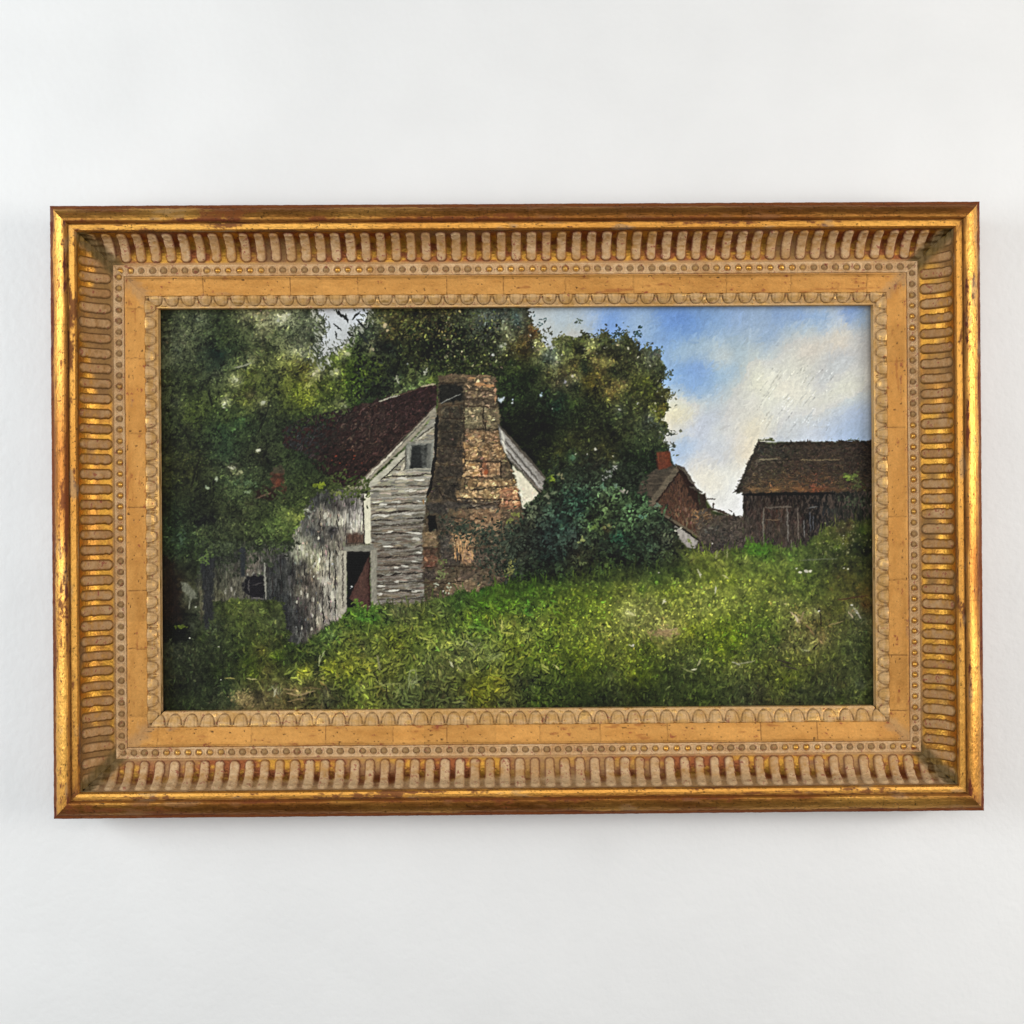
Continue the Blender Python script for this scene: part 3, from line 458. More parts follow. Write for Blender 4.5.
LF *= 1 - .18 * np.clip((300 - XX) / 40, 0, 1)[..., None]
mixin(sha, LF * (1 + .30 * vt)[..., None])
shin = (sha > .5).astype(np.float32)
scatter(2300, (196, 486, 366, 645), LF, shin, jit=.15, hue=.02, l=(2.0, 7), w=(.4, 1.1), ang=(1.57, .08), al=(.35, .8), curv=.05)
scatter(220, (290, 500, 346, 640), LF, shin, jit=.15, bright=.22, l=(.8, 3.0), w=(.4, 1.0), ang=(1.57, .3), al=(.5, .9))
for a in [(244,548,244,600),(240,546,240,572),(279,552,279,598),(290,556,291,600),(303,560,303,640),(313,560,314,630),(321,548,321,624),(327,545,328,622),(333,548,334,620),(340,552,341,612),(318,500,318,540),(336,504,337,545),(344,498,345,545),(271,560,270,600),(296,575,297,640)]:
    y = a[1]
    while y < a[3]:
        L = rng.uniform(4, 12)
        if rng.random() < .7: stroke(a[0] + .5 * rng.normal(), y, a[2] + .5 * rng.normal(), min(a[3], y + L), rng.uniform(.5, 1.0), np.array([44, 40, 38]) * rng.uniform(.8, 1.4), .7, wob=.15, h=-.15)
        y += L
for x, y, L, w in [(330,555,9,1.4),(336,560,10,1.2),(337,590,14,1.2),(344,575,10,1.0),(323,590,8,1.6),(330,595,9,1.8),(325,562,6,1.6),(318,606,8,1.3),(334,612,8,1.2),(338,605,8,1.0),(352,523,6,2.6),(356,515,6,1.6),(349,530,5,1.4),(324,515,6,3.2),(327,520,5,2.0),(338,521,5,1.3),(317,536,3,1.2),(300,548,4,2.4),(296,545,3,1.8),(305,553,3,1.6),
                   (310,556,4,1.6),(314,562,3,1.4),(311,565,3,1.2),(316,570,2,1.0),(312,575,2,.9),(309,570,1.6,1.0),(317,577,1.6,.8),(299,590,4,1.2),(305,595,5,1.0),(312,598,4,.9),(295,600,2,1.6),(262,580,14,.8),(311,614,3,1.0),(300,625,3,1.0),(310,628,2,1.4),(230,588,4,1.6),(233,592,3,1.0),(224,590,4,1.0),(252,572,3,2.4),(258,574,4,2.0),(246,574,3,1.4)]:
    for k in range(3):
        dab(x + .5 * rng.normal(), y + .8 * rng.normal(), L * .6, w * .55, 1.57 + .08 * rng.normal(), np.array([186, 181, 162]) * rng.uniform(.82, 1.08) * (.8 if x < 265 else 1), .75, 0, .5)
for k in range(520):                       # shade of the tree and its hanging leaves over the low wing
    x = 196 + 104 * rng.beta(1.3, 1.9); y = 540 + abs(rng.normal()) * 17 * (1.15 - .8 * (x - 196) / 104)
    dab(x, y, rng.uniform(1.2, 3.2), rng.uniform(.7, 1.5), 1.2 + .7 * rng.normal(), np.array([46, 56, 38]) * rng.uniform(.55, 1.35), rng.uniform(.35, .8), .3 * rng.normal())
shape([(345,532),(362,532),(362,542),(345,542)], (80, 58, 46), .9, 1.2, .2 * vt, alpha=.8)
shape([(341,545),(371,543),(372,551),(342,553)], (122, 119, 106), .7, .5, .1 * hz); stroke(345, 542, 371, 541, 1.0, (70, 58, 48), .8)
shape([(362,492),(369,492),(369,542),(363,542)], (206, 201, 176), .6, .3, .06 * vt); stroke(361.5, 494, 362.5, 542, .9, (40, 32, 28), .85, wob=.15)
shape([(337,549),(345,549),(345,606),(339,622),(336,610)], (158, 152, 134), .6, .4, .15 * vt); stroke(341, 552, 341, 606, .8, (86, 80, 72), .7)
shape([(345,550),(368,550),(368,606),(345,606)], (13, 12, 13), .6, .4)
shape([(367,555),(368,608),(362,612),(352,600),(347,597),(356,578)], (74, 50, 42), .7, .3, .12 * vt); stroke(367, 556, 367, 604, .8, (58, 34, 28), .7); stroke(357, 580, 349, 596, .8, (64, 40, 34), .6)
shape([(369,549),(375,547),(375,606),(369,600)], (134, 129, 114), .6, .4, .12 * vt)
dab(350, 585, 1.2, .9, .4, np.array([205, 205, 200]), .9); dab(349, 587, .7, .6, .4, np.array([150, 150, 150]), .8)
shape([(242,577),(252,573),(263,574),(262,596),(248,594),(241,588)], (27, 25, 29), .9, 1.6)
stroke(247, 578, 247, 590, .8, (70, 66, 64), .7); stroke(252, 583, 260, 581, .8, (60, 56, 56), .7)
stroke(263, 562, 264, 597, 1.1, (128, 126, 114), .9, wob=.15); stroke(252, 596, 262, 597, 1.0, (88, 84, 78), .8)
shape([(238,545),(244,545),(243,574),(239,575)], (42, 45, 46), .8, .6)
# left trunks and shade
shape([(200,552),(213,556),(212,580),(211,600),(213,630),(205,640),(201,600)], (38, 39, 40), 1.2, 1.8, .2 * vt, alpha=.88)
shape([(162,552),(174,560),(177,600),(182,622),(176,630),(162,630)], (32, 21, 15), 1.8, 2.4, .3 * vt, alpha=.7)
shape([(162,620),(186,622),(188,638),(176,643),(162,640)], (16, 18, 12), 1.8, 2.6, alpha=.75)
shape([(180,580),(186,580),(194,590),(196,597),(190,597),(182,590)], (112, 114, 96), 1.0, 1.2, .15 * vt, alpha=.85)
stroke(190, 596, 187, 606, 1.4, (104, 106, 88), .8); dab(194, 605, 1.2, .9, .3, np.array([170, 172, 152]), .8)
shape([(193,520),(200,514),(212,513),(216,520),(205,522),(197,525)], (17, 18, 17), 1.2, 1.6, alpha=.8)
# chimney stack among the leaves
shape([(270,470),(282,469),(285,490),(270,489)], (72, 42, 30), 1.2, 2.0, .3 * nv, alpha=.85); dab(277, 481, 3, 4.5, 0, np.array([104, 54, 34]), .6); shape([(272,465),(281,464),(283,471),(271,472)], (70, 62, 46), 1.0, 1.2, .2 * nv, alpha=.8)
shape([(252,489),(262,484),(272,488),(282,496),(268,498),(254,496)], (38, 20, 15), 1.4, 1.8, alpha=.8); stroke(255, 497, 268, 491, .9, (96, 76, 58), .6)
# --- second house
shape([(640,478),(655,467),(673,463),(676,468),(648,505),(640,512),(632,500)], (66, 58, 47), .8, .8, .2 * hz)
shape([(655,451),(669,450),(670,464),(666,467),(657,468),(656,462)], (96, 50, 30), .8, .6, .18 * nv); shape([(656,461),(668,459),(668,466),(657,468)], (92, 46, 30), .9, .4, alpha=.7); stroke(655.5, 458, 656, 466, .8, (70, 35, 24), .7)
gab = [(676,468),(683,478),(692,493),(699,507),(702,520),(700,537),(684,527),(668,517),(655,509),(651,504),(660,490)]
ga = shape(gab, (74, 50, 36), .8, .5, .2 * vt)
GF = field(parse("676 475 62 32 22;670 488 86 46 30;664 498 92 54 34;680 485 58 28 20;672 500 96 48 30;680 503 130 78 46;676 512 144 88 54;686 512 152 100 62;690 520 140 98 64;690 500 80 48 30;696 506 52 30 20;682 520 150 96 58;668 510 100 60 40;695 525 104 78 52;660 506 92 66 46;688 494 48 24 17"), 5)
GF = (GF * .52 + .48 * GF.mean(-1, keepdims=True)) * np.array([.86, .84, .78], np.float32)
scatter(520, (650, 468, 702, 537), GF, (ga > .5) * 1., jit=.16, hue=.05, l=(1.2, 3.5), w=(.5, 1.0), ang=(1.5, .2))
shape([(675,464),(679,468),(655,500),(650,508),(645,503),(660,484)], (92, 82, 66), .7, .5, .12 * hz); stroke(678, 470, 653, 504, 1.0, (40, 26, 19), .75)
shape([(676,465),(683,466),(690,478),(697,492),(699,508),(690,496),(682,480)], (44, 26, 19), .8, .8)
for a in [(676,464,684,470,2.4,(76,70,58)),(682,468,691,482,2.0,(82,76,66)),(689,480,693,482,1.2,(100,94,84)),(690,486,700,491,1.8,(84,78,68)),(694,489,699,491,1.2,(70,62,54))]: stroke(*a[:5], a[5], .85)
shape([(698,493),(704,493),(705,509),(698,508)], (50, 38, 28), .7, .8)
for a in [(704,498,714,498,.9),(705,508,722,510,1.4),(712,503,712,509,1.2),(718,511,727,513,1.2),(728,509,731,511,.8)]: stroke(*a, (62, 48, 38), .85)
wl = [(690,510),(706,508),(713,514),(726,514),(742,516),(743,552),(700,556),(694,545),(696,535)]
wa = shape(wl, (70, 62, 53), .9, 1.0, .22 * nv)
WF = field(parse("700 513 118 90 60;692 515 126 92 58;708 515 90 70 50;720 518 66 56 46;735 520 74 66 58;740 530 78 66 56;705 530 66 62 56;715 528 60 58 54;725 535 50 46 44;735 545 60 54 46;710 545 48 44 38;700 545 58 54 44;720 548 44 40 36;730 525 62 54 46"), 6)
scatter(650, (688, 508, 743, 556), WF, (wa > .5) * 1., jit=.2, hue=.03, l=(1.0, 3), w=(.6, 1.2))
shape([(672,524),(680,528),(690,534),(697,540),(694,548),(686,546),(678,538)], (146, 140, 132), .9, 1.2, .15 * nv)
for a in [(660,512,697,536,2.2,(96,84,66)),(661,515,697,539,1.4,(36,25,18))]: stroke(*a[:5], a[5], .9, wob=.25)
# --- barn
bw = shape([(742,489),(872,489),(872,552),(742,550)], (62, 53, 46), .8, .4, .2 * vt)
BF = field(parse("750 500 30 24 22;775 500 22 15 13;800 500 30 20 16;815 500 16 15 17;750 520 72 62 55;752 540 70 62 52;765 520 66 46 36;775 515 64 42 31;780 530 62 52 42;772 540 60 54 46;790 520 64 52 46;795 535 70 58 46;800 520 58 42 34;808 520 15 15 19;815 525 17 17 20;806 540 40 38 34;820 510 24 26 28;840 500 30 30 26;830 515 52 52 46;860 500 32 38 26;860 520 26 34 16;840 510 40 44 36"), 6)
BF *= .86
scatter(1700, (742, 489, 870, 552), BF, (bw > .5) * 1., jit=.22, hue=.04, l=(1.5, 4.5), w=(.5, 1.1), ang=(1.57, .12))
for x, y0, y1, w, c in [(762,508,545,1.0,(104,97,86)),(786.5,509,540,1.0,(104,98,90)),(797,508,538,.9,(96,86,76)),(803,520,536,.7,(100,98,94)),(776,512,528,.7,(60,44,34)),(809,512,530,.7,(66,68,72)),(812,516,528,.6,(72,74,78)),(790,540,548,.8,(110,104,88))]:
    stroke(x, y0, x + .4, y1, w, c, .75, wob=.2)
stroke(764, 507, 790, 506, .9, (92, 82, 72), .75); stroke(765, 519, 778, 519, .7, (98, 80, 60), .7); stroke(808, 507, 816, 506, .8, (88, 88, 86), .7)
bro = [(757,441),(770,443),(800,440),(830,441),(872,439),(872,490),(800,492),(742,492),(734,491),(740,478),(748,460)]
ba = shape(bro, (56, 47, 38), .8, 1.0, .2 * nv)
RF2 = field(parse("765 448 50 50 42;785 452 46 44 36;810 448 58 48 38;840 448 54 46 36;862 450 40 30 24;760 462 70 62 50;775 470 60 52 40;790 475 72 56 40;810 465 50 42 34;830 468 54 44 36;850 462 50 38 30;800 480 76 58 40;820 482 84 60 40;840 482 76 66 40;860 480 66 56 34;745 478 60 54 46;755 482 78 64 46;738 488 52 48 42;770 488 130 94 54;750 488 120 90 56;795 488 122 84 50;815 488 110 62 38;835 488 80 58 40;865 470 32 24 18"), 7)
RF2 *= .88
scatter(2400, (734, 439, 871, 492), RF2, (ba > .5) * 1., jit=.18, hue=.04, l=(1.2, 3.8), w=(.5, 1.1), ang=(.1, .5))
scatter(420, (740, 441, 868, 490), RF2, (ba > .5) * 1., jit=.15, bright=.4, l=(.6, 1.6), w=(.4, .7), al=(.4, .8))
for a in [(758,459,776,458,1.0,(112,102,80)),(800,459,838,459,.7,(100,86,62)),(778,460,800,458,.7,(38,32,25)),(757,443,737,488,1.4,(52,48,42))]: stroke(*a[:5], a[5], .75)
for k in range(46):
    x = rng.uniform(746, 832); stroke(x, 488 + .6 * rng.normal(), x + rng.uniform(4, 9), 488 + .6 * rng.normal(), 1.3, at(RF2, x, 488) * rng.uniform(.9, 1.25), .7)
stroke(743, 493.5, 832, 492.5, 2.6, (16, 11, 10), .9, wob=.3)
for k in range(20): dab(849 + 5 * rng.normal() * .6, 476 + 2 * rng.normal(), rng.uniform(1, 2.6), rng.uniform(.8, 1.4), .3 * rng.normal(), np.array([104, 136, 56]) * rng.uniform(.75, 1.15), .85, 0, .5)
for k in range(30): dab(856 + 5 * rng.normal(), 481 + 5 * rng.normal(), rng.uniform(1, 2.2), rng.uniform(.7, 1.2), rng.uniform(0, 3), np.array([72, 82, 44]) * rng.uniform(.7, 1.2), .7)
for k in range(34): dab(852 + 6 * rng.normal(), 502 + 3 * rng.normal(), rng.uniform(1, 2.2), rng.uniform(.7, 1.2), rng.uniform(0, 3), np.array([66, 76, 54]) * rng.uniform(.6, 1.2), .7)

# --- the bush and everything growing in front of the walls
bush = sdf([(524,506),(538,488),(548,476),(560,478),(575,470),(590,472),(605,480),(622,480),(640,495),(655,506),(668,520),(672,540),(690,552),(688,562),(640,572),(600,578),(560,584),(520,588),(506,582),(502,562),(508,540),(516,524)], 30)
bm = np.clip(.5 - (bush + 1.5 * edge) / 2.4, 0, 1)
keep = np.clip(.5 - (sdf([(496,424),(544,476),(541,489),(524,505),(515,480)], 8)) / 1.5, 0, 1)
mixin(bm * (1 - keep), vegF * (.80 + .25 * nv)[..., None])
bmk = ((bm * (1 - keep)) > .5) * 1.
scatter(3000, (500, 470, 692, 588), vegF * .72, bmk, jit=.30, hue=.04, l=(1.2, 3.2), w=(.8, 1.7))
for k in range(430):                       # bluish leaf clusters
    x, y = rng.uniform(505, 668), rng.uniform(478, 575)
    if at(bmk, x, y) < .5: continue
    c = at(vegF, x, y) * rng.uniform(.95, 1.35 + .4 * (y < 530)) + np.array([0, 6, 5])
    for q in range(rng.integers(3, 7)):
        dab(x + 2.6 * rng.normal(), y + 2.0 * rng.normal(), rng.uniform(1.1, 2.5), rng.uniform(.7, 1.3), rng.uniform(0, 3.1), c * rng.uniform(.75, 1.25), .85, 0, .45)
for k in range(420):
    x, y = rng.uniform(500, 680), rng.uniform(480, 582)
    if at(bmk, x, y) > .5: dab(x, y, rng.uniform(1, 2.6), rng.uniform(.6, 1.4), rng.uniform(0, 3.1), np.array([17, 22, 19]) * rng.uniform(.7, 1.4), .75)
for x, y, c in [(550,478,(104,134,34)),(570,456,(66,108,78)),(580,538,(122,140,82)),(600,484,(72,112,88)),(610,492,(72,112,74)),(628,505,(74,122,82)),(593,526,(84,120,56)),(552,492,(84,104,76)),(545,497,(110,118,92)),(559,474,(120,118,84)),(532,506,(96,110,84)),
                (614,466,(168,172,162)),(604,477,(150,156,148)),(608,472,(120,126,120)),(616,485,(90,120,100)),(622,490,(150,145,130)),(505,570,(140,138,80)),(510,520,(116,124,62)),(514,514,(120,126,60)),(655,505,(92,116,96)),(640,516,(70,116,92))]:
    for k in range(6): dab(x + 1.7 * rng.normal(), y + 1.3 * rng.normal(), rng.uniform(1.2, 2.4), rng.uniform(.8, 1.4), rng.uniform(0, 3.1), np.array(c) * rng.uniform(.85, 1.12), .8, 0, .5)
for k in range(900):                       # loose sprigs round the bush
    x, y = rng.uniform(500, 690), rng.uniform(462, 560)
    d = at(bush, x, y)
    if -6 < d < 12 and rng.random() < math.exp(-abs(d) / 5) * .8 and at(keep, x, y) < .5:
        dab(x, y, rng.uniform(.9, 2.3), rng.uniform(.6, 1.2), rng.uniform(0, 3.1), (np.array([58, 84, 60]) if rng.random() < .4 else np.array([30, 42, 30])) * rng.uniform(.7, 1.3), .85, .3 * rng.normal(), .4)
for k in range(420):                       # the bush runs up into the shade of the trees
    x, y = rng.uniform(545, 648), 474 + 9 * rng.normal()
    dab(x, y, rng.uniform(1, 2.6), rng.uniform(.6, 1.3), rng.uniform(0, 3.1), np.array([30, 40, 27]) * rng.uniform(.55, 1.6), .8, .3 * rng.normal())
for k in range(300):
    x, y = 505 + 14 * rng.normal(), 560 + 12 * rng.normal()
    if y < 582: dab(x, y, rng.uniform(1, 2.4), rng.uniform(.6, 1.2), rng.uniform(0, 3.1), np.array([38, 46, 34]) * rng.uniform(.5, 1.5), .75, .3 * rng.normal())
# vines on the chimney foot
for k in range(360):
    t = rng.random(); x = 445 + 75 * t + 6 * rng.normal(); y = 524 + 22 * t * rng.uniform(.2, 1.6) + 6 * rng.normal()
    dab(x, y, rng.uniform(.9, 2.4), rng.uniform(.6, 1.3), rng.uniform(0, 3.1), np.array([42, 52, 40]) * rng.uniform(.55, 1.45), .8)
for k in range(220):
    x, y = 500 + 12 * rng.normal(), 548 + 14 * rng.normal()
    dab(x, y, rng.uniform(.9, 2.4), rng.uniform(.6, 1.3), rng.uniform(0, 3.1), np.array([44, 54, 42]) * rng.uniform(.5, 1.5), .8)
for x, y, n_, c in [(440,573,22,(120,132,80)),(441,561,10,(98,112,60)),(508,567,14,(132,130,70)),(445,588,7,(170,178,150)),(434,585,4,(170,172,150)),(512,560,6,(120,122,66))]:
    for k in range(n_): dab(x + 2.4 * rng.normal(), y + 3 * rng.normal(), rng.uniform(.8, 1.8), rng.uniform(.6, 1.0), rng.uniform(0, 3.1), np.array(c) * rng.uniform(.75, 1.15), .8, 0, .5)
# leaves over the eaves and the shed
for k in range(900):
    x, y = rng.uniform(196, 368), 0
    top = 492 if x > 325 else (470 if x > 285 else 500)
    bot = 494 if x > 325 else (490 + (325 - x) * .9 if x > 285 else 548)
    y = rng.uniform(top - 14, bot) + 4 * rng.normal()
    dab(x, y, rng.uniform(1.0, 2.8), rng.uniform(.6, 1.3), rng.uniform(0, 3.1), at(vegF, x + 3 * rng.normal(), min(y, 548)) * rng.uniform(.7, 1.4), .8, .3 * rng.normal())
for x0, y0, n_, sx, sy, c in [(318,483,26,5,2.2,(106,132,32)),(297,516,22,6,3,(122,142,66)),(287,518,20,5,4,(92,112,54)),(305,509,7,3,2,(165,168,145)),(336,492,16,6,2,(104,116,60)),(350,486,10,6,2,(120,120,84)),(245,482,24,8,3,(74,106,68)),(247,490,8,3,1.5,(100,128,92)),
                              (231,466,6,2.5,2,(168,170,140)),(238,470,5,2,2,(132,138,98)),(257,448,6,2,1.5,(176,178,152)),(216,478,6,2,2,(128,150,120)),(206,486,4,1.5,1.5,(120,146,116)),(205,556,20,3,6,(80,112,56)),(200,560,8,2,4,(70,98,50)),(268,528,34,8,7,(78,106,54)),(258,540,8,3,2,(96,126,64)),(180,536,16,4,6,(62,92,66)),
                              (174,625,8,2.6,1.1,(58,72,20)),(181,625,11,3.4,1.6,(76,94,28)),(278,545,20,9,4,(66,84,48)),(222,545,26,10,5,(66,80,54)),(355,601,24,5,3,(88,122,44)),(361,608,10,3,2,(150,160,80)),(372,605,8,2,2,(150,148,110))]:
    for k in range(n_): dab(x0 + sx * .6 * rng.normal(), y0 + sy * .6 * rng.normal(), rng.uniform(1.0, 2.2), rng.uniform(.6, 1.2), rng.uniform(0, 3.1), np.array(c) * rng.uniform(.75, 1.18), .8, 0, .45)

# --- meadow
GTOP = [(150,642),(200,640),(214,604),(232,597),(262,600),(280,602),(286,640),(300,645),(318,632),(330,622),(344,614),(352,606),(372,606),(392,602),(420,602),(450,594),(470,590),(500,584),(520,582),(560,578),(600,572),(640,566),(672,560),(700,552),(720,550),(742,546),(752,541),
        (768,546),(788,548),(806,546),(816,536),(830,526),(850,520),(872,518),(890,518),(890,730),(140,730)]
dg = sdf(GTOP, 20)
gm = np.clip(.5 - (dg + .8 * edge) / 2.4, 0, 1)
vegF = np.where((YY > 540)[..., None], vegF + np.exp(-((XX - 690) / 95) ** 2 - ((YY - 608 + (XX - 690) * .06) / 22) ** 2)[..., None] * np.array([16, 15, 8], np.float32), vegF)
even = np.clip((YY - 565) / 30, 0, 1)[..., None] * np.clip((XX - 300) / 60, 0, 1)[..., None] * .20 * np.clip((720 - YY) / 60, 0, 1)[..., None]
vegF = vegF * (1 - even) + even * np.array([96, 119, 38], np.float32) * (1 + .05 * fbm(H_, W_, 40, 2, 404))[..., None]
vg_ = vegF.mean(-1, keepdims=True); vegF = vg_ + (vegF - vg_) * .98
mixin(gm, vegF * (.90 + .14 * nv + .08 * sc2)[..., None])
gmk = (gm > .5) * 1.
scatter(11000, (156, 518, 872, 640), vegF, gmk, jit=.19, hue=.04, l=(1.0, 3.2), w=(.5, 1.1), ang=(1.35, .8), curv=.5, al=(.4, .9))
scatter(8000, (156, 620, 872, 716), vegF, gmk, jit=.26, hue=.045, l=(1.0, 4.2), w=(.5, 1.15), ang=(1.4, .7), curv=.18, al=(.4, .9))
scatter(3600, (156, 518, 872, 716), vegF * .66, gmk, jit=.2, hue=.05, l=(.8, 2.6), w=(.4, .9), ang=(1.5, .7), al=(.35, .8), h=-.1)
scatter(2000, (156, 518, 872, 716), vegF, gmk, jit=.15, bright=.32, l=(.9, 2.8), w=(.35, .8), ang=(1.3, .9), al=(.4, .85), curv=.6, h=.5)
scatter(1100, (290, 600, 560, 712), vegF, gmk, jit=.14, bright=.42, l=(1.6, 4.5), w=(.6, 1.1), ang=(.9, .9), al=(.45, .85), curv=.3, h=.6)
scatter(700, (290, 600, 560, 712), vegF * .5, gmk, jit=.2, l=(1.2, 3), w=(.5, 1.0), ang=(1.1, .9), al=(.5, .9), curv=.3, h=-.2)
scatter(1200, (515, 580, 800, 668), vegF, gmk, jit=.14, bright=.48, l=(.7, 1.9), w=(.5, 1.0), ang=(1.2, 1.0), al=(.5, .9), curv=.5, h=.6)
for k in range(210):                       # grass edge tufts
    x = rng.uniform(350, 870); i = int((x - PX0) * K); col_ = gm[:, min(W_ - 1, i)]; j = int(np.argmax(col_ > .5)); y = PY0 + j / K + rng.uniform(-2, 6)
    stroke(x, y, x + 1.5 * rng.normal(), y - rng.uniform(3, 9), .7, at(vegF, x, y + 8) * rng.uniform(.6, 1.2), .5, wob=.25)
for k in range(90):
    x, y = 842 + 14 * rng.normal(), 540 + 11 * rng.normal()
    dab(x, y, .9, .6, rng.uniform(0, 3), np.array([150, 150, 105]) * rng.uniform(.6, 1.2), .6)
for k in range(190):                       # broad leaves of the weeds in front, a light rim over a dark gap
    x, y = rng.uniform(285, 560), rng.uniform(632, 706)
    a = rng.uniform(0, 3.1); L = rng.uniform(2.2, 5.5); c = at(vegF, x, y)
    dab(x + .8, y + 1.3, L, L * .34, a, c * .45, .6, .2 * rng.normal(), -.2)
    cv = .25 * rng.normal(); dab(x, y, L, L * .26, a, c * rng.uniform(1.15, 1.5) + np.array([6, 8, 4]), .75, cv, .6)
# painted weeds and marks
LT = lambda *c: np.array(c, np.float32)
for a in [(418,636,428,639,1.4,(150,165,75)),(428,639,434,645,1.2,(130,150,60)),(407,671,406,688,1.3,(120,136,84)),(407,671,413,669,1.2,(126,140,86)),(413,669,415,682,1.1,(118,132,80)),(382,684,374,680,1.2,(130,136,70)),(378,683,398,683,1.2,(126,134,70)),(384,684,385,700,1.0,(46,44,22)),(398,684,394,697,1.0,(112,122,64)),
          (375,655,377,668,1.3,(124,126,70)),(378,668,376,655,.8,(120,120,80)),(372,672,376,680,1.6,(52,52,26)),(358,664,372,662,1.2,(134,136,40)),(318,665,330,668,1.2,(130,140,34)),(318,661,322,650,.8,(120,136,90)),(317,664,318,654,.7,(150,160,110)),(500,632,511,633,1.4,(150,158,66)),(500,630,500,620,1.3,(156,160,76)),(493,625,492,620,1.4,(140,148,60)),
          (468,625,488,629,1.8,(84,128,44)),(488,629,495,633,1.4,(84,122,40)),(486,660,500,653,1.8,(120,140,76)),(484,657,492,654,1.4,(112,134,70)),(470,650,478,642,1.0,(112,122,74)),(463,640,470,644,1.2,(124,132,90)),(467,660,472,672,1.0,(116,120,62)),(455,665,459,671,.9,(136,134,80)),(448,661,450,665,1.4,(170,170,130)),
          (490,676,502,680,1.1,(130,124,34)),(489,672,489,668,.8,(130,128,40)),(470,697,470,688,1.2,(122,118,20)),(285,692,296,694,1.2,(146,126,84)),(296,694,312,690,1.0,(134,116,78)),(286,700,300,697,1.0,(122,104,66)),(282,687,292,689,1.0,(128,112,72)),(300,686,318,688,1.0,(96,84,50)),(270,685,276,693,1.0,(136,132,96)),
          (274,688,272,694,1.6,(170,165,130)),(256,680,262,690,.9,(124,122,60)),(246,677,254,678,1.0,(150,144,90)),(224,676,232,677,1.0,(140,132,70)),(790,612,798,622,1.0,(164,146,108)),(798,621,803,612,.9,(140,124,84)),(794,616,797,622,1.2,(180,168,130)),(805,625,812,634,1.0,(130,108,66)),(818,608,820,626,.9,(40,34,18)),(829,625,842,621,.9,(124,112,68)),
          (816,645,812,650,1.0,(40,34,24)),(808,651,802,650,1.0,(140,140,96)),(814,652,814,668,.7,(110,116,56)),(776,660,790,664,.9,(52,46,34)),(780,665,796,670,.8,(54,50,36)),(801,666,816,664,.7,(60,58,30)),(731,662,738,665,1.0,(150,152,120)),(737,664,752,661,.9,(128,130,92)),(699,660,696,665,1.6,(144,146,100)),(690,670,694,669,1.0,(176,176,140)),
          (681,668,690,672,1.0,(112,120,70)),(714,586,714,592,.9,(180,180,150)),(697,570,699,576,1.4,(180,182,140)),(722,575,727,578,1.2,(168,170,110)),(660,632,675,628,1.2,(164,146,100)),(662,630,668,631,1.2,(180,162,116)),(646,630,650,640,1.0,(130,116,66)),(540,664,545,668,1.8,(140,156,74)),(552,664,556,668,1.4,(160,166,96)),(541,668,546,672,1.6,(130,150,62)),
          (626,611,632,614,2.0,(176,174,116)),(628,645,631,646,1.2,(180,180,140)),(661,603,663,599,1.2,(200,200,150)),(664,690,668,686,.7,(96,112,60)),(716,550,715,558,.7,(120,128,80)),(726,550,726,557,.8,(124,130,84)),(800,560,836,558,.8,(84,96,66)),(838,600,866,596,.9,(70,44,26)),(853,608,860,618,1.0,(150,146,124)),(848,612,852,618,1.0,(166,150,118))]:
    stroke(a[0], a[1], a[2], a[3], a[4] * .9, a[5], .8, wob=.3, h=.6)
for x, y, r in [(799,572,1.6),(805,571,2.6),(809,571,1.8),(795,568,1.0),(843,568,1.0),(847,569,1.1),(657,572,.9),(663,601,1.1),(631,645,1.3),(836,548,.7),(842,543,.8),(843,535,.7),(441,590,1.2),(430,614,.8),(699,574,1.2),(711,543,.8),(679,527,1.6),(674,530,1.2),(677,534,1.2),(219,678,.7),(188,636,.9),(217,645,.8),(851,605,1.4),(856,613,1.2),(818,611,1.3)]:
    dab(x, y, r, r * .7, rng.uniform(-.4, .6), np.array([205, 202, 180]) * rng.uniform(.85, 1.08), .9, 0, .7)
for k in range(80):                        # bare earth
    dab(662 + 6 * rng.normal(), 632 + 2.4 * rng.normal(), rng.uniform(1, 3), rng.uniform(.6, 1.2), .2 * rng.normal(), np.array([146, 124, 82]) * rng.uniform(.8, 1.15), .6)
for k in range(120):
    dab(242 + 7 * rng.normal(), 697 + 4 * rng.normal(), rng.uniform(.8, 2), rng.uniform(.5, 1), rng.uniform(0, 3), np.array([136, 120, 76]) * rng.uniform(.6, 1.25), .65)
for k in range(60):
    dab(758 + 7 * rng.normal(), 549 + 4 * rng.normal(), rng.uniform(1, 2.6), rng.uniform(.6, 1.1), 1.4 + .5 * rng.normal(), np.array([58, 112, 30]) * rng.uniform(.75, 1.2), .7)

# --- the hand: nothing the brush drew is quite straight
wx = .5 * fbm(H_, W_, 9, 3, 95) * K; wy = .45 * fbm(H_, W_, 9, 3, 96) * K
gy, gx = np.mgrid[0:H_, 0:W_]
fx_ = np.clip(gx + wx, 0, W_ - 1.01); fy_ = np.clip(gy + wy, 0, H_ - 1.01)
ix = fx_.astype(int); iy = fy_.astype(int); ax_ = (fx_ - ix)[..., None]; ay_ = (fy_ - iy)[..., None]
P = ((P[iy, ix] * (1 - ax_) + P[iy, ix + 1] * ax_) * (1 - ay_) + (P[iy + 1, ix] * (1 - ax_) + P[iy + 1, ix + 1] * ax_) * ay_).astype(np.float32)

gx_ = P[..., 1] - np.maximum(P[..., 0], P[..., 2])       # warm the greens a little: earth in the mix
gk = np.clip(gx_ / 30, 0, 1)
P[..., 0] += gk * .07 * P[..., 1]; P[..., 1] *= 1 - .045 * gk; P[..., 2] *= 1 - .05 * gk

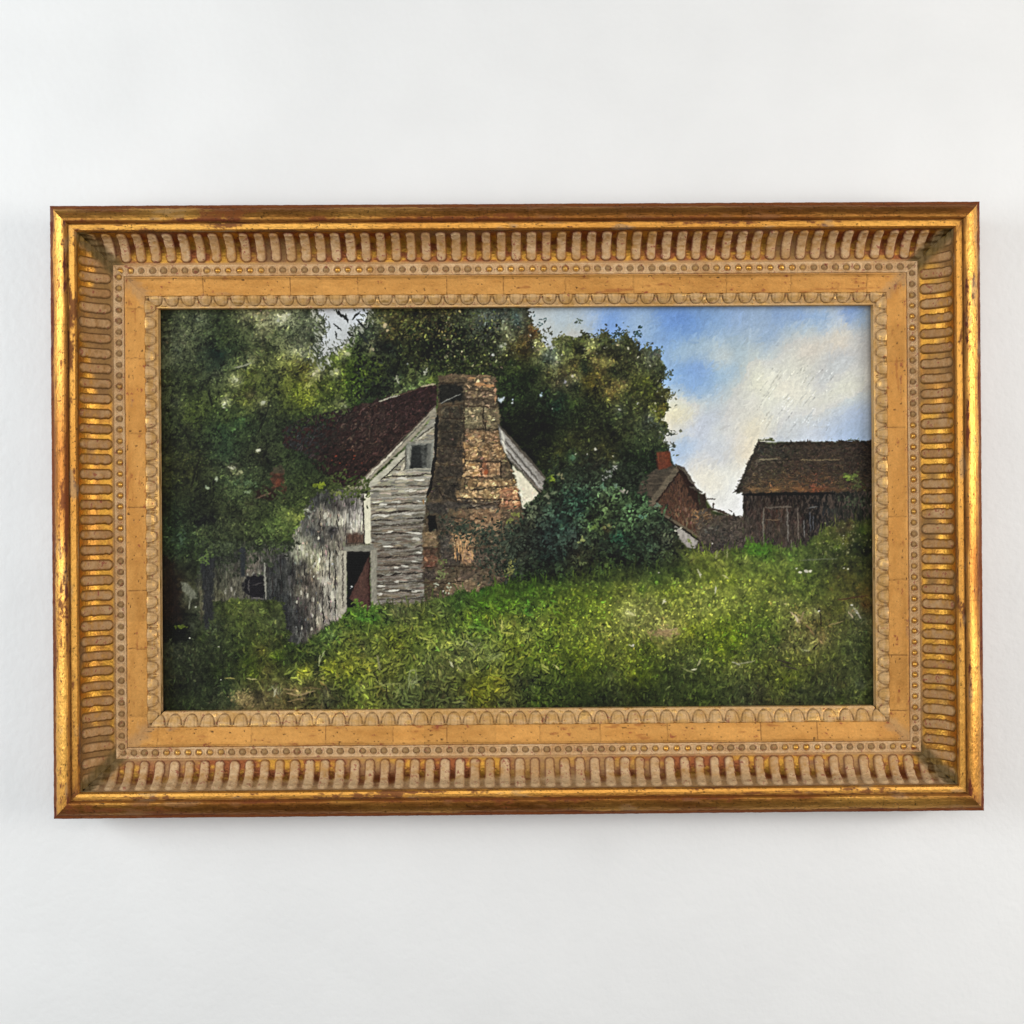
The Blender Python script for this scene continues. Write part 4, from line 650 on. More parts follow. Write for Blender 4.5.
# --- grain of pigment and painted glints of the weave
dark = np.clip(1.2 - P.mean(-1) / 150, .18, 1)
g1 = noise(H_, W_, 1.6, 1.6, 90); g2 = noise(H_, W_, 1.15, 1.15, 91); g3 = fbm(H_, W_, 3.4, 3, 92)
P *= (1 + dark * (.08 * g1 + .07 * g2 + .10 * g3))[..., None]
spark = np.clip(noise(H_, W_, 1.3, 1.3, 93) + .5 * g1 - .95, 0, 1) * dark
P += spark[..., None] * np.array([70, 74, 55], np.float32)  # bright specks stand in for glints off the weave
def blur(A, n):
    for ax in (0, 1):
        c = np.cumsum(np.concatenate([np.repeat(np.take(A, [0], ax), n + 1, ax), A, np.repeat(np.take(A, [-1], ax), n, ax)], ax), ax, dtype=np.float64)
        m = A.shape[ax]
        A = ((np.take(c, range(2 * n + 1, 2 * n + 1 + m), ax) - np.take(c, range(0, m), ax)) / (2 * n + 1)).astype(np.float32)
    return A
lv = np.clip((.38 * foli * (1 - bmk) + .32 * gmk + .2 * bmk), 0, 1)
for Q_ in (ra, sa, ca, sha, ga, wa, ba): lv = lv * (1 - np.clip(Q_, 0, 1) * .85)
lv = blur(lv.astype(np.float32), 2)[..., None] * .55
P = P * (1 - lv) + blur(blur(P, 1), 1) * lv
soft = blur(blur(P, 1), 2); P = P + SHARP * (P - soft) + .25 * (soft - blur(blur(P, 6), 8))
P = np.clip(P, 3, 245)
# ------------------------------------------------------------------ scene
import bpy
from mathutils import Vector, Euler
S = bpy.context.scene; COL = S.collection
FW, FH = .9339, .6137                     # outer size of the frame, metres
MARG = .0970                              # frame width over its moulding
YW = .060                                 # wall plane behind the front of the frame (y grows towards the wall)

def lin(c):
    c = np.asarray(c, np.float32) / 255.0
    return np.where(c <= .04045, c / 12.92, ((c + .055) / 1.055) ** 2.4)

def link(name, mesh, mat, parent=None, smooth=True):
    o = bpy.data.objects.new(name, mesh); COL.objects.link(o)
    if mat: mesh.materials.append(mat)
    if smooth: mesh.polygons.foreach_set('use_smooth', np.ones(len(mesh.polygons), bool))
    if parent: o.parent = parent
    return o

def grid_mesh(name, V, color=None, cull=None, flip=False):
    """V: (rows, cols, 3) points -> quads; color (rows, cols, 4) per point"""
    r, c = V.shape[:2]
    idx = np.arange(r * c).reshape(r, c)
    q = np.stack([idx[:-1, :-1], idx[:-1, 1:], idx[1:, 1:], idx[1:, :-1]], -1)
    if flip: q = q[..., ::-1]
    q = q.reshape(-1, 4)
    if cull is not None: q = q[cull.reshape(-1)]
    used = np.zeros(r * c, bool); used[q.ravel()] = True
    remap = np.cumsum(used) - 1
    q = remap[q]; v = V.reshape(-1, 3)[used]
    me = bpy.data.meshes.new(name)
    me.vertices.add(len(v)); me.vertices.foreach_set('co', v.astype(np.float32).ravel())
    me.loops.add(q.size); me.loops.foreach_set('vertex_index', q.astype(np.int32).ravel())
    me.polygons.add(len(q)); me.polygons.foreach_set('loop_start', (np.arange(len(q)) * 4).astype(np.int32))
    me.update(calc_edges=True)
    if color is not None:
        ca = me.color_attributes.new('pigment', 'FLOAT_COLOR', 'POINT')
        ca.data.foreach_set('color', color.reshape(-1, 4)[used].astype(np.float32).ravel())
    return me

class NT:
    def __init__(s, name):
        s.m = bpy.data.materials.new(name); s.m.use_nodes = True; s.t = s.m.node_tree; s.t.nodes.clear()
        s.out = s.n('ShaderNodeOutputMaterial'); s.b = s.n('ShaderNodeBsdfPrincipled'); s.l(s.b.outputs[0], s.out.inputs[0])
    def n(s, k, **kw):
        x = s.t.nodes.new(k)
        for a, v in kw.items(): setattr(x, a, v)
        return x
    def l(s, a, b): s.t.links.new(a, b)
    def math(s, op, a, b=None, clamp=False):
        x = s.n('ShaderNodeMath', operation=op); x.use_clamp = clamp
        for i, v in enumerate((a, b)):
            if v is None: continue
            if isinstance(v, (int, float)): x.inputs[i].default_value = v
            else: s.l(v, x.inputs[i])
        return x.outputs[0]
    def noise(s, scale, detail=3, rough=.55, vec=None):
        x = s.n('ShaderNodeTexNoise'); x.inputs['Scale'].default_value = scale; x.inputs['Detail'].default_value = detail; x.inputs['Roughness'].default_value = rough
        if vec is not None: s.l(vec, x.inputs['Vector'])
        return x.outputs[0]
    def ramp(s, f, stops):
        x = s.n('ShaderNodeValToRGB'); e = x.color_ramp.elements
        while len(e) < len(stops): e.new(.5)
        for i, (p, c) in enumerate(stops): e[i].position = p; e[i].color = (*c, 1) if len(c) == 3 else c
        s.l(f, x.inputs[0]); return x.outputs[0]
    def bump(s, h, strength, dist):
        x = s.n('ShaderNodeBump'); x.inputs['Strength'].default_value = strength; x.inputs['Distance'].default_value = dist
        s.l(h, x.inputs['Height']); s.l(x.outputs[0], s.b.inputs['Normal']); return x

# ---- materials
def mat_gilt():
    """gold leaf over red bole with rubbed and dusty places; colour and leaf cover come from the 'pigment' attribute"""
    k = NT('gilt'); at_ = k.n('ShaderNodeVertexColor', layer_name='pigment')
    co = k.n('ShaderNodeTexCoord').outputs['Object']
    n1 = k.noise(420, 4, .6, co); n2 = k.noise(1500, 2, .6, co)
    mul = k.math('ADD', k.math('MULTIPLY', n1, .5), k.math('ADD', k.math('MULTIPLY', n2, .45), .53))
    mx = k.n('ShaderNodeMix', data_type='RGBA', blend_type='MULTIPLY'); mx.inputs['Factor'].default_value = 1
    k.l(at_.outputs['Color'], mx.inputs['A'])
    cc = k.n('ShaderNodeCombineColor')
    for i in range(3): k.l(mul, cc.inputs[i])
    k.l(cc.outputs[0], mx.inputs['B']); k.l(mx.outputs['Result'], k.b.inputs['Base Color'])
    k.l(k.math('MULTIPLY', at_.outputs['Alpha'], .95), k.b.inputs['Metallic'])
    rg = k.math('ADD', k.math('MULTIPLY', at_.outputs['Alpha'], -.36), k.math('ADD', k.math('MULTIPLY', n1, .24), .63))
    k.l(rg, k.b.inputs['Roughness']); k.b.inputs['Specular IOR Level'].default_value = .18
    k.bump(k.math('ADD', k.math('MULTIPLY', n2, .5), n1), .35, .0005)
    return k.m

def mat_canvas():
    k = NT('oil_paint_on_canvas'); at_ = k.n('ShaderNodeVertexColor', layer_name='pigment')
    co = k.n('ShaderNodeTexCoord').outputs['Object']
    k.l(at_.outputs['Color'], k.b.inputs['Base Color'])
    sx = k.n('ShaderNodeSeparateXYZ'); k.l(co, sx.inputs[0])
    wv = k.math('ADD', k.math('SINE', k.math('MULTIPLY', sx.outputs[0], 3900.)), k.math('SINE', k.math('MULTIPLY', sx.outputs[2], 3700.)))
    n1 = k.noise(700, 3, .6, co)
    k.bump(k.math('ADD', k.math('MULTIPLY', wv, .18), n1), .22, .0006)
    k.l(k.math('ADD', k.math('MULTIPLY', n1, .25), .36), k.b.inputs['Roughness']); k.b.inputs['Specular IOR Level'].default_value = .13
    return k.m

def mat_wall():
    k = NT('wall_paint'); co = k.n('ShaderNodeTexCoord').outputs['Object']
    n1 = k.noise(140, 3, .5, co); n2 = k.noise(9, 3, .5, co)
    c = k.ramp(n2, [(.3, (.800, .798, .790)), (.7, (.838, .836, .828))])
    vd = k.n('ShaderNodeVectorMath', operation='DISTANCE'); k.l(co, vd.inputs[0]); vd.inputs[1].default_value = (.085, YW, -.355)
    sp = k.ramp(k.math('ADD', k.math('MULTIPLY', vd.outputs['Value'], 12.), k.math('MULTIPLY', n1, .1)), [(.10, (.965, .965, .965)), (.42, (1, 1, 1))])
    mx = k.n('ShaderNodeMix', data_type='RGBA', blend_type='MULTIPLY'); mx.inputs['Factor'].default_value = 1
    k.l(c, mx.inputs['A']); k.l(sp, mx.inputs['B']); k.l(mx.outputs['Result'], k.b.inputs['Base Color'])
    k.b.inputs['Roughness'].default_value = .55; k.b.inputs['Specular IOR Level'].default_value = .3
    k.bump(k.math('ADD', n1, k.math('MULTIPLY', k.noise(38, 2, .5, co), .8)), .36, .0013)
    return k.m

GILT = mat_gilt(); CANV = mat_canvas(); WALLM = mat_wall()

# ---- wall
n = 90
gx = np.linspace(-1.6, 1.6, n); gz = np.linspace(-1.2, 1.2, n)
V = np.zeros((n, n, 3)); V[..., 0] = gx[None]; V[..., 2] = gz[::-1, None]; V[..., 1] = YW + .0012 * fbm(n, n, 16, 2, 301)
wall = link('wall', grid_mesh('wall', V, flip=True), WALLM); wall['kind'] = 'structure'; wall['label'] = 'plain white painted wall behind the gilt framed painting'; wall['category'] = 'wall'

# ---- the framed painting
root = bpy.data.objects.new('framed_painting', None); COL.objects.link(root)
root.location = (0, YW, 0); root.empty_display_size = .1
root['label'] = 'oil landscape of weathered farmhouse in wide fluted gilt frame hanging on white wall'; root['category'] = 'painting'

def side_xform(kind):
    """(t along the side, u inward, z towards the viewer) in metres -> world"""
    if kind == 'top':    return FW, lambda t, u, z: (t - FW / 2, -z, FH / 2 - u)
    if kind == 'bottom': return FW, lambda t, u, z: (FW / 2 - t, -z, -FH / 2 + u)
    if kind == 'left':   return FH, lambda t, u, z: (-FW / 2 + u, -z, t - FH / 2)
    return FH, lambda t, u, z: (FW / 2 - u, -z, FH / 2 - t)

M = .001
GOLD = np.array([.76, .395, .085]); GOLD2 = np.array([.60, .275, .055]); BOLE = np.array([.12, .024, .016]); BROWN = np.array([.13, .055, .018])
TAN = np.array([.46, .265, .115]); PALE = np.array([.60, .41, .225]); MATT = np.array([.61, .305, .082]); GREY = np.array([.30, .25, .18])

def lerp(a, b, m): return a + (b - a) * m[..., None]

def sweep(name, kind, prof, dt, fn, parent, seed, du=.6):
    """carry a profile (u, z in mm) along one side with mitred ends; fn(T, s, U, Z, L, rnd) -> (displacement mm, rgb, leaf cover)"""
    L, xf = side_xform(kind); Lm = L / M
    p = np.array(prof, float); seg = np.hypot(*np.diff(p, axis=0).T); cs = np.r_[0, np.cumsum(seg)]
    ns = max(3, int(cs[-1] / du) + 1); s = np.linspace(0, cs[-1], ns)
    s = np.unique(np.r_[s, cs]); ns = len(s)
    pu = np.interp(s, cs, p[:, 0]); pz = np.interp(s, cs, p[:, 1])
    tu = np.gradient(pu, s); tz = np.gradient(pz, s); ln = np.hypot(tu, tz) + 1e-9
    nu, nz = -tz / ln, tu / ln                               # profile normal, towards the viewer
    nt = int(Lm / dt) + 1
    t0 = np.linspace(0, Lm, nt)
    T = np.repeat(t0[None], ns, 0)
    T = np.clip(T, pu[:, None], Lm - pu[:, None])
    Sg = np.repeat(s[:, None], nt, 1)
    d, rgb, leaf = fn(T, Sg, np.repeat(pu[:, None], nt, 1), np.repeat(pz[:, None], nt, 1), Lm, seed)
    U = pu[:, None] + nu[:, None] * d; Z = pz[:, None] + nz[:, None] * d
    Tm = np.clip(T, U, Lm - U)
    X, Y, Zw = xf(Tm * M, U * M, Z * M)
    V = np.stack([X + 0 * U, Y + 0 * U - YW, Zw + 0 * U], -1)
    col = np.concatenate([np.clip(rgb, 0, 1), np.clip(leaf, 0, 1)[..., None]], -1)
    cull = ~((T[:-1, :-1] == pu[:-1, None]) & (T[:-1, 1:] == pu[:-1, None]) & (T[1:, :-1] == pu[1:, None]) & (T[1:, 1:] == pu[1:, None]))
    cull &= ~((T[:-1, :-1] == Lm - pu[:-1, None]) & (T[:-1, 1:] == Lm - pu[:-1, None]) & (T[1:, :-1] == Lm - pu[1:, None]) & (T[1:, 1:] == Lm - pu[1:, None]))
    return link(name, grid_mesh(name, V, col, cull, flip=False), GILT, parent)

def nz_(T, S, sx, sy, seed, octs=3):
    return fbm(T.shape[0], T.shape[1], 1.0, 1, seed) if False else samp(T, S, sx, sy, seed, octs)

def samp(T, S, sx, sy, seed, octs=3):
    """noise looked up by position in mm"""
    o = np.zeros(T.shape); a = 1.; tot = 0
    for q in range(octs):
        g = np.random.default_rng(seed * 31 + q).uniform(-1, 1, (256, 256))
        x = T / sx; y = S / sy
        xi = np.floor(x).astype(int); yi = np.floor(y).astype(int); fx = x - xi; fy = y - yi
        fx = fx * fx * (3 - 2 * fx); fy = fy * fy * (3 - 2 * fy)
        o += a * ((g[yi % 256, xi % 256] * (1 - fx) + g[yi % 256, (xi + 1) % 256] * fx) * (1 - fy) + (g[(yi + 1) % 256, xi % 256] * (1 - fx) + g[(yi + 1) % 256, (xi + 1) % 256] * fx) * fy)
        tot += a; a *= .55; sx /= 2; sy /= 2
    return o / tot * 1.5

def sm(x, a, b):
    t = np.clip((x - a) / (b - a), 0, 1); return t * t * (3 - 2 * t)

def kind_low(seed):
    return 210 < seed < 218                 # dust settles in the bottom hollow of a hanging frame

def rail_fn(T, S, U, Z, L, seed):
    n1 = samp(T, S, 46, 8, seed); n2 = samp(T, S, 7, 3, seed + 1); n3 = samp(T, S, 1.6, 1.2, seed + 2, 2); n4 = samp(T, S, 120, 30, seed + 3, 2)
    end = np.minimum(T - U, L - U - T)
    wear = sm(n1 + .5 * n2 + .25 * n3, .34, .85)
    edge = np.maximum(1 - sm(U + 1.2 * n2, 2.6, 5.2), np.exp(-((U - 17.6 + .5 * n2) / 1.1) ** 2) * np.clip(.55 + .7 * n1, 0, 1))
    corner = (1 - sm(end + 8 * n2, 2, 22)) * .75
    red = np.clip(wear * .8 + edge * .9 + corner * sm(n2 + n4, -.2, .7), 0, 1)
    red = np.maximum(red, sm(n2 * .5 + n3 * .6, .66, .8) * .8)
    groove = np.exp(-((U - 19.2) / .9) ** 2) + np.exp(-((U - 27) / .8) ** 2)
    c = lerp(np.broadcast_to(GOLD, T.shape + (3,)), GOLD2, np.clip(.5 + .6 * n4, 0, 1))
    c = lerp(c, BOLE, red)
    c = lerp(c, BROWN, np.clip(groove * (.8 + .4 * n2), 0, 1) * .85)
    dust = sm(samp(T, S, 30, 10, seed + 9), .5, 1.0) * .4
    c = lerp(c, GREY, dust)
    toning_reflect = sm(n4 + .5 * n1 + (.75 if seed < 120 or seed > 200 else -.15), -.5, .9) * (U < 19)  # brown toning patches, plus dark room reflections painted on top and bottom rails
    c = lerp(c, np.array([.21, .060, .013]), toning_reflect * .74)
    speck = sm(n3, .78, .92); c = lerp(c, np.array([.03, .018, .01]), speck * .8)
    lap = np.exp(-(((T + 9 * samp(T * 0 + np.floor(T / 74), S * 0, 1, 1, seed + 5, 1)) % 74 - 37) / .5) ** 2) * (U > 4) * (U < 19)
    c = lerp(c, BROWN, lap * .4)
    leaf = np.clip(.93 - .65 * red - .6 * dust - .5 * groove, .05, 1)
    d = .18 * n2 + .1 * n3 - .25 * speck - .12 * wear
    return d, c, leaf

PITCH = 15.25
def cove_fn(T, S, U, Z, L, seed):
    smax = S.max(); n = max(1, round((L - 60) / PITCH)); pit = (L - 60) / n
    ph = (T - L / 2) / pit + (0 if n % 2 else .5)
    k = np.round(ph); r = (ph - k) * pit
    rr = np.random.default_rng(seed); jit = rr.uniform(-1, 1, 400); jt = jit[(k.astype(int)) % 400]
    n1 = samp(T, S, 24, 8, seed); n2 = samp(T, S, 5, 4, seed + 1); n3 = samp(T, S, 1.5, 1.5, seed + 2, 2)
    half = (4.5 if 140 < seed < 182 else 4.6) + .3 * jt + .25 * n2
    s0, s1 = 3.2 + half, smax - 2.2 - half
    dy = np.maximum(np.maximum(s0 - S, S - s1), 0)
    dist = np.hypot(r + .3 * n2, dy) - half
    rib = sm(-dist, -.35, 1.1)
    d = 2.7 * rib * (1 - .12 * (r / half) ** 2) + .28 * n2 * rib + .12 * n3
    end = np.minimum(T - U, L - U - T)                     # smoother leafy corner
    corner = 1 - sm(end, 6, 17)
    d = d * (1 - .75 * corner) + corner * (.9 * np.sin(S * .75) + .6 * n2)
    top = sm(dist, -.6, .5)
    chalk = np.clip(rib * (1.05 + .5 * n2), 0, 1)
    tan = lerp(np.broadcast_to(TAN, T.shape + (3,)), PALE, np.clip(.30 + .55 * n1 + .35 * n2 + .25 * jt, 0, 1))
    upright = 140 < seed < 182                               # side coves: ribs browner, gaps brighter gold
    if upright: tan = tan * np.array([.86, .78, .68])
    patch = sm(samp(T, S * .3, 55, 9, seed + 4), np.where(np.abs(T - L * .5) > L * .3, .0, .25) if upright else -.05, .75)        # runs of the row where the hollows are chalky too
    gap = lerp(np.broadcast_to(np.array([.50, .25, .04]), T.shape + (3,)), BOLE * 1.6, np.clip(sm(n1 + .6 * n2, -.6, .6), 0, 1) * (.35 if upright else .8))
    if upright: gap = gap * np.array([1.2, 1.22, 1.2])
    gap = lerp(gap, TAN * (.85 if kind_low(seed) else .50), patch * .8)
    c = lerp(gap, tan, chalk)
    rim = np.exp(-((dist - .35) / .55) ** 2) * (1 - corner)
    c = lerp(c, BOLE * .9 if not upright else BROWN * .45, rim * .85)
    lipd = 1 - sm(S, 0, 2.6); c = lerp(c, BROWN, lipd * .6)
    foot = sm(S, smax - 3.0, smax - .8); c = lerp(c, TAN, foot * .8)
    if kind_low(seed): foot = np.maximum(foot, (1 - sm(S + 5 * n1, 10, 20)) * .85); c = lerp(c, PALE * .8, (1 - sm(S + 5 * n1, 10, 20)) * .8)
    c = lerp(c, BOLE * 2, sm(n2 + .7 * n3, .8, 1.1) * chalk * .8)
    c = lerp(c, np.array([.12, .085, .03]), corner * .8)
    leaf = np.clip(.95 - chalk * .86 - patch * .45 - rim * .4 - foot * .6 - corner * .4, .03, 1)
    return d, c * (1 + .10 * n3)[..., None], leaf

def bead_fn(T, S, U, Z, L, seed):
    smax = S.max(); n = round((L - 112) / 11.1); pit = (L - 112) / n
    ph = (T - L / 2) / pit + .5; k = np.round(ph); r = (ph - k) * pit
    jt = np.random.default_rng(seed).uniform(-1, 1, 300)[k.astype(int) % 300]
    n1 = samp(T, S, 20, 6, seed); n2 = samp(T, S, 4, 3, seed + 1); n3 = samp(T, S, 1.3, 1.3, seed + 2, 2)
    sc_ = smax * .52
    rho = np.hypot(r + .35 * jt + .25 * n2, S - sc_ + .2 * n3) * (1 + .06 * jt)
    bead = np.sqrt(np.clip(1 - (rho / 2.75) ** 2, 0, 1))
    cup = np.exp(-((rho - 4.1) / .95) ** 2)
    moat = np.exp(-((rho - 2.9) / .7) ** 2)
    edge = np.exp(-((S - .9) / .8) ** 2) + np.exp(-((S - smax + .9) / .9) ** 2)
    d = 2.6 * bead + 1.3 * cup + 1.2 * edge - .9 * moat + .2 * n2
    tan = lerp(np.broadcast_to(TAN * 1.1, T.shape + (3,)), PALE * 1.1, np.clip(.45 + .6 * n1 + .3 * n2, 0, 1))
    c = lerp(tan, BROWN * .9, np.clip(moat * (1.0 + .6 * n2), 0, 1) * .55)
    run = sm(samp(T, S * .2, 60, 8, seed + 4), -.2, .4)
    bc = lerp(np.broadcast_to(np.array([.33, .20, .085]), T.shape + (3,)), np.array([.75, .42, .09]), run)
    c = lerp(c, bc, sm(bead, .1, .5))
    c = lerp(c, BOLE * 2, sm(n2 + n3 * .6, .75, 1.05) * .7)
    leaf = np.clip(.08 + sm(bead, .1, .5) * run * .85, 0, 1)
    return d, c * (1 + .10 * n3)[..., None], leaf

def panel_fn(T, S, U, Z, L, seed):
    n1 = samp(T, S, 60, 14, seed); n2 = samp(T, S, 8, 4, seed + 1); n3 = samp(T, S, 1.5, 1.5, seed + 2, 2); n4 = samp(T, S, 1.9, 1.9, seed + 6, 1)
    end = np.minimum(T - U, L - U - T)
    smax = S.max()
    c = lerp(np.broadcast_to(MATT, T.shape + (3,)), np.array([.48, .225, .055]), np.clip(.5 + .7 * n1 + .35 * n2, 0, 1))
    lip = 1 - sm(S, 1.2, 3.4)
    c = lerp(c, TAN, lip * np.clip(.45 + .5 * n2, 0, 1))
    chip = sm(n4, 1.26, 1.36)
    c = lerp(c, np.array([.045, .022, .01]), chip * .9)
    kk = np.floor(T / 74 + .37); x0 = (kk + .5 - .37) * 74 + 16 * np.random.default_rng(seed).uniform(-1, 1, 60)[kk.astype(int) % 60]
    lap = np.exp(-((T - x0 + .5 * n2) / .42) ** 2) * sm(S, 2.5, 4)
    c = lerp(c, BROWN, lap * .8)
    tone = np.random.default_rng(seed + 3).uniform(-1, 1, 80)[np.floor((T - x0) / 1e9 + kk + (T > x0)).astype(int) % 80]
    c = c * (1 + .07 * tone + .05 * n3)[..., None]
    rub = sm(samp(T, S, 34, 6, seed + 21) + .4 * n2, .62, 1.0); c = lerp(c, np.array([.30, .10, .03]), rub * .55)
    wear = (1 - sm(end + 7 * n2, 1, 14)) * .8 + sm(n1 + .5 * n2, .95, 1.3) * .5
    c = lerp(c, GREY, np.clip(wear, 0, 1) * .35)
    inner = np.exp(-((S - smax + .6) / .7) ** 2); c = lerp(c, BROWN, inner * .5)
    c = lerp(c, BOLE * 2, sm(n2 + .5 * n3 + inner * .4 + lip * .25, .95, 1.2) * .8)
    leaf = np.clip(.60 + .12 * n1 - .4 * wear - .4 * chip - .3 * lip, .05, 1)
    return .12 * n2 + .06 * n3 - .5 * chip - .25 * lap, c, leaf

def leaf_fn(T, S, U, Z, L, seed):
    smax = S.max() - 14.6; n = round((L - 176) / 16.7); pit = (L - 176) / n
    ph = (T - L / 2) / pit + (0 if n % 2 else .5); k = np.round(ph); r = (ph - k) * pit
    jt = np.random.default_rng(seed).uniform(-1, 1, 300)[k.astype(int) % 300]
    n1 = samp(T, S, 20, 6, seed); n2 = samp(T, S, 4, 3, seed + 1); n3 = samp(T, S, 1.3, 1.3, seed + 2, 2)
    y = S / smax
    w = 6.9 * np.clip(1 - np.clip((y - .05) / .83, 0, 1) ** 2.2, 0, 1) ** .5 * (y < .88)
    tong = np.clip(1 - (np.abs(r) / np.maximum(w, .05)) ** 2, 0, 1) * (w > .2)
    q = np.abs(np.abs(r) - w)
    groove = np.exp(-(q / .8) ** 2) * (y < .88) * (y > .04) * np.clip(.75 + .5 * n2, .2, 1) + np.exp(-((y - .82) / .06) ** 2) * np.exp(-(r / 2.2) ** 2)
    inner = np.exp(-((np.abs(r) - w * .55) / .6) ** 2) * (y < .66) * .55
    dart = np.exp(-((np.abs(r) - pit / 2) / 1.0) ** 2) * sm(y, .25, .5) * (1 - sm(y, .82, .9))
    lip = sm(y, .89, .96)
    d = 1.7 * np.sqrt(tong) * (1 - .2 * y) - 1.1 * groove - .4 * inner + 1.0 * dart + .9 * lip * (y < 1.08) + .18 * n2 * (1 - lip)
    base = lerp(np.broadcast_to(np.array([.54, .31, .105]), T.shape + (3,)), PALE * 1.12, np.clip(.4 + .6 * n1 + .3 * n2, 0, 1))
    c = lerp(base, BROWN * .8, np.clip(groove * .8 + inner * .6 + .4 * np.exp(-((np.abs(r) - pit / 2) / 1.5) ** 2) * (1 - sm(y, .15, .45)), 0, 1) * .95)
    c = lerp(c, np.array([.70, .40, .10]), np.clip(sm(n1 + .4 * n2, .25, .8), 0, 1) * .7 * (1 - np.clip(groove, 0, 1)))
    c = lerp(c, BOLE * 2, sm(n2 + .6 * n3, .85, 1.1) * .7)
    leaf = np.clip(.22 + .55 * sm(n1 + .4 * n2, .25, .8) - .3 * groove, .03, 1)
    return d, c * (1 + .10 * n3)[..., None], leaf

a_ = np.linspace(0, math.pi / 2, 15)
RAIL = [(3, -59.5), (3, -17), (.6, -14), (0, -11.5), (.2, -9.5), (1.2, -8.8), (3.0, -8.4), (3.4, -7.6), (4.6, -5.8), (6.5, -4.0), (9, -2.3), (12, -.9), (14.5, -.2), (16.6, 0), (17.8, -.6), (18.6, -2.4), (19.1, -5.6), (19.8, -5.9), (20.4, -4.3), (23, -4.2), (25.6, -4.8), (26.6, -7.2), (27, -9.2)]
COVE = [(54.5 - 27.5 * math.cos(x) , -9.2 - 24.8 * math.sin(x)) for x in a_]
BEAD = [(54.5, -34.0), (60, -34.0), (66.0, -33.6)]
PANEL = [(66.0, -33.6), (66.7, -32.2), (67.9, -31.8), (68.9, -32.6), (70.5, -33.2), (77, -34.4), (85.8, -35.8), (86.6, -37.0)]
LEAFP = [(86.6, -37.0), (88, -36.4), (91.5, -38.4), (95.2, -41.0), (96.2, -41.7), (97.0, -42.4), (97.0, -57.0)]
for i, kind in enumerate(('top', 'left', 'right', 'bottom')):
    sd = 100 + 37 * i
    rail = sweep('frame_rail', kind, RAIL, 1.0, rail_fn, root, sd)
    sweep('fluted_cove', kind, COVE, .75, cove_fn, rail, sd + 5)
    sweep('beaded_band', kind, BEAD, .65, bead_fn, rail, sd + 9)
    sweep('flat_band', kind, PANEL, 1.0, panel_fn, rail, sd + 13)
    lp = LEAFP if kind != 'bottom' else [(u + (u > 89) * 1.6 + (u > 94) * 1.7, z) for u, z in LEAFP]   # the bottom slip was cut a little deeper
    sweep('leaf_border', kind, lp, .65, leaf_fn, rail, sd + 17)

# ---- the canvas: pigment and its thickness on a cloth sheet set 45 mm back in the frame
OW, OH = FW - 2 * MARG, FH - 2 * MARG
# authoring millimetres -> canvas metres: the picture sits a hair out of square in its frame
src = np.array([(161, 309.2, 1), (869.6, 306.4, 1), (871.2, 706.2, 1), (162.6, 710, 1)], float)
DC = .053; PK = (1.145 + DC) / (1.145 + .0455)
OW0, OH0 = FW - .201, FH - .201
dst = PK * np.array([(-OW0 / 2, OH0 / 2), (OW0 / 2, OH0 / 2), (OW0 / 2, -OH0 / 2), (-OW0 / 2, -OH0 / 2)])
A_, *_ = np.linalg.lstsq(src, dst, rcond=None)
E_ = np.full((H_, W_), 1.0, np.float32)
cx = XX * A_[0, 0] + YY * A_[1, 0] + A_[2, 0]; cz = XX * A_[0, 1] + YY * A_[1, 1] + A_[2, 1]
hs = HT - fbm(H_, W_, 12, 1, 1) * 0
hs = np.clip(hs - np.median(hs), -2, 2.5)
V = np.stack([cx, DC - YW - .00016 * hs, cz], -1)
inside = (np.abs(cx) < OW / 2 + .006) & (np.abs(cz) < OH / 2 + .006)
cull = inside[:-1, :-1] & inside[1:, 1:] & inside[:-1, 1:] & inside[1:, :-1]
alb = lin(P); lum = alb.mean(-1, keepdims=True)
alb = (lum + (alb - lum) * .96) * PGAIN * np.clip(1 - PSUB / (lum + 1e-4), .25, 1)
rim = np.minimum(OW / 2 - np.abs(cx), (OH / 2 - np.abs(cz)) + .004)       # frame's shadow painted into the colour along the canvas edges
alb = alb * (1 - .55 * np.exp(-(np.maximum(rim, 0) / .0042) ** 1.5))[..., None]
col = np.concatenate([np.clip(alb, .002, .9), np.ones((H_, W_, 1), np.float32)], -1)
canvas = link('painted_canvas', grid_mesh('painted_canvas', V, col, cull, flip=True), CANV, root)

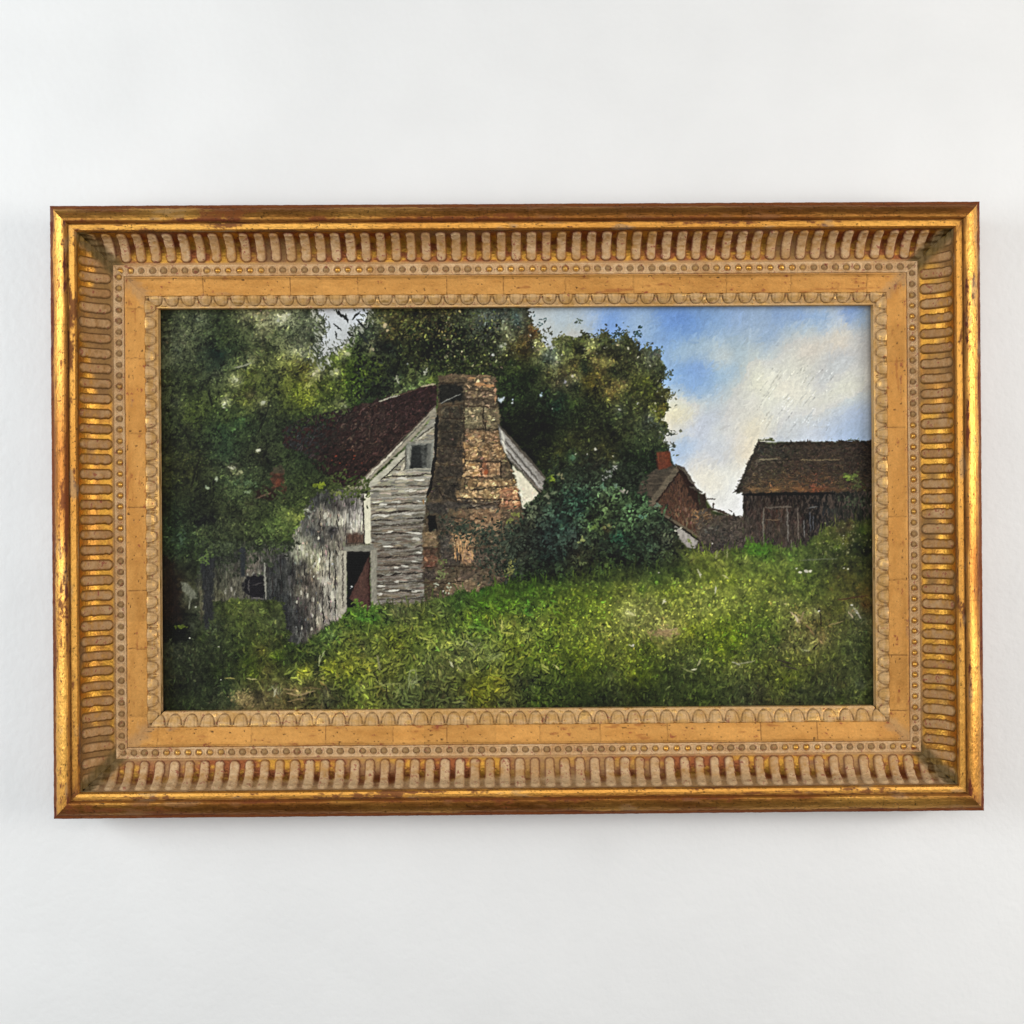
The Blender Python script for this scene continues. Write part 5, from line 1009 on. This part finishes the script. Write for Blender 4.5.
# ---- light: soft daylight from windows at both sides plus an added fill behind the camera
w = bpy.data.worlds.new('World'); S.world = w; w.use_nodes = True
bg = w.node_tree.nodes['Background']; bg.inputs[1].default_value = WORLD
tc = w.node_tree.nodes.new('ShaderNodeTexCoord'); sp = w.node_tree.nodes.new('ShaderNodeSeparateXYZ'); rp = w.node_tree.nodes.new('ShaderNodeValToRGB')
mr = w.node_tree.nodes.new('ShaderNodeMapRange'); mr.inputs[1].default_value = -1
w.node_tree.links.new(tc.outputs['Generated'], sp.inputs[0]); w.node_tree.links.new(sp.outputs[2], mr.inputs[0]); w.node_tree.links.new(mr.outputs[0], rp.inputs[0]); w.node_tree.links.new(rp.outputs[0], bg.inputs[0])
e = rp.color_ramp.elements; e.new(.5); e.new(.7)                    # a dim room: dark floor, pale walls, shaded ceiling
for i, (p_, c_) in enumerate([(.10, (.07, .05, .04)), (.34, (.86, .86, .86)), (.66, (.95, .96, .98)), (.88, (.16, .16, .17))]):
    e[i].position = p_; e[i].color = (*c_, 1)
def area(name, loc, tgt, sx, sy, e, col):
    d = bpy.data.lights.new(name, 'AREA'); d.shape = 'RECTANGLE'; d.size = sx; d.size_y = sy; d.energy = e; d.color = col
    o = bpy.data.objects.new(name, d); COL.objects.link(o); o.location = loc
    o.rotation_euler = (Vector(tgt) - Vector(loc)).to_track_quat('-Z', 'Y').to_euler(); return o
for a in LAMPS: area(*a)

# ---- camera
cd = bpy.data.cameras.new('camera'); cam = bpy.data.objects.new('camera', cd); COL.objects.link(cam); S.camera = cam
cam.location = (-.0157845, -1.144937, -.0040456)
cam.rotation_euler = Euler((math.pi / 2 + .00106591, .00699835, -.00808104), 'XYZ')
cd.sensor_width = 36; cd.lens = 36 * 1150 / 1024; cd.clip_start = .05; cd.clip_end = 50
S.render.resolution_x = S.render.resolution_y = 1024
S.view_settings.view_transform = 'Standard'; S.view_settings.look = 'None'; S.view_settings.exposure = 0; S.view_settings.gamma = 1
S.view_settings.use_curve_mapping = False
S.cycles.max_bounces = 8; S.cycles.sample_clamp_indirect = 4
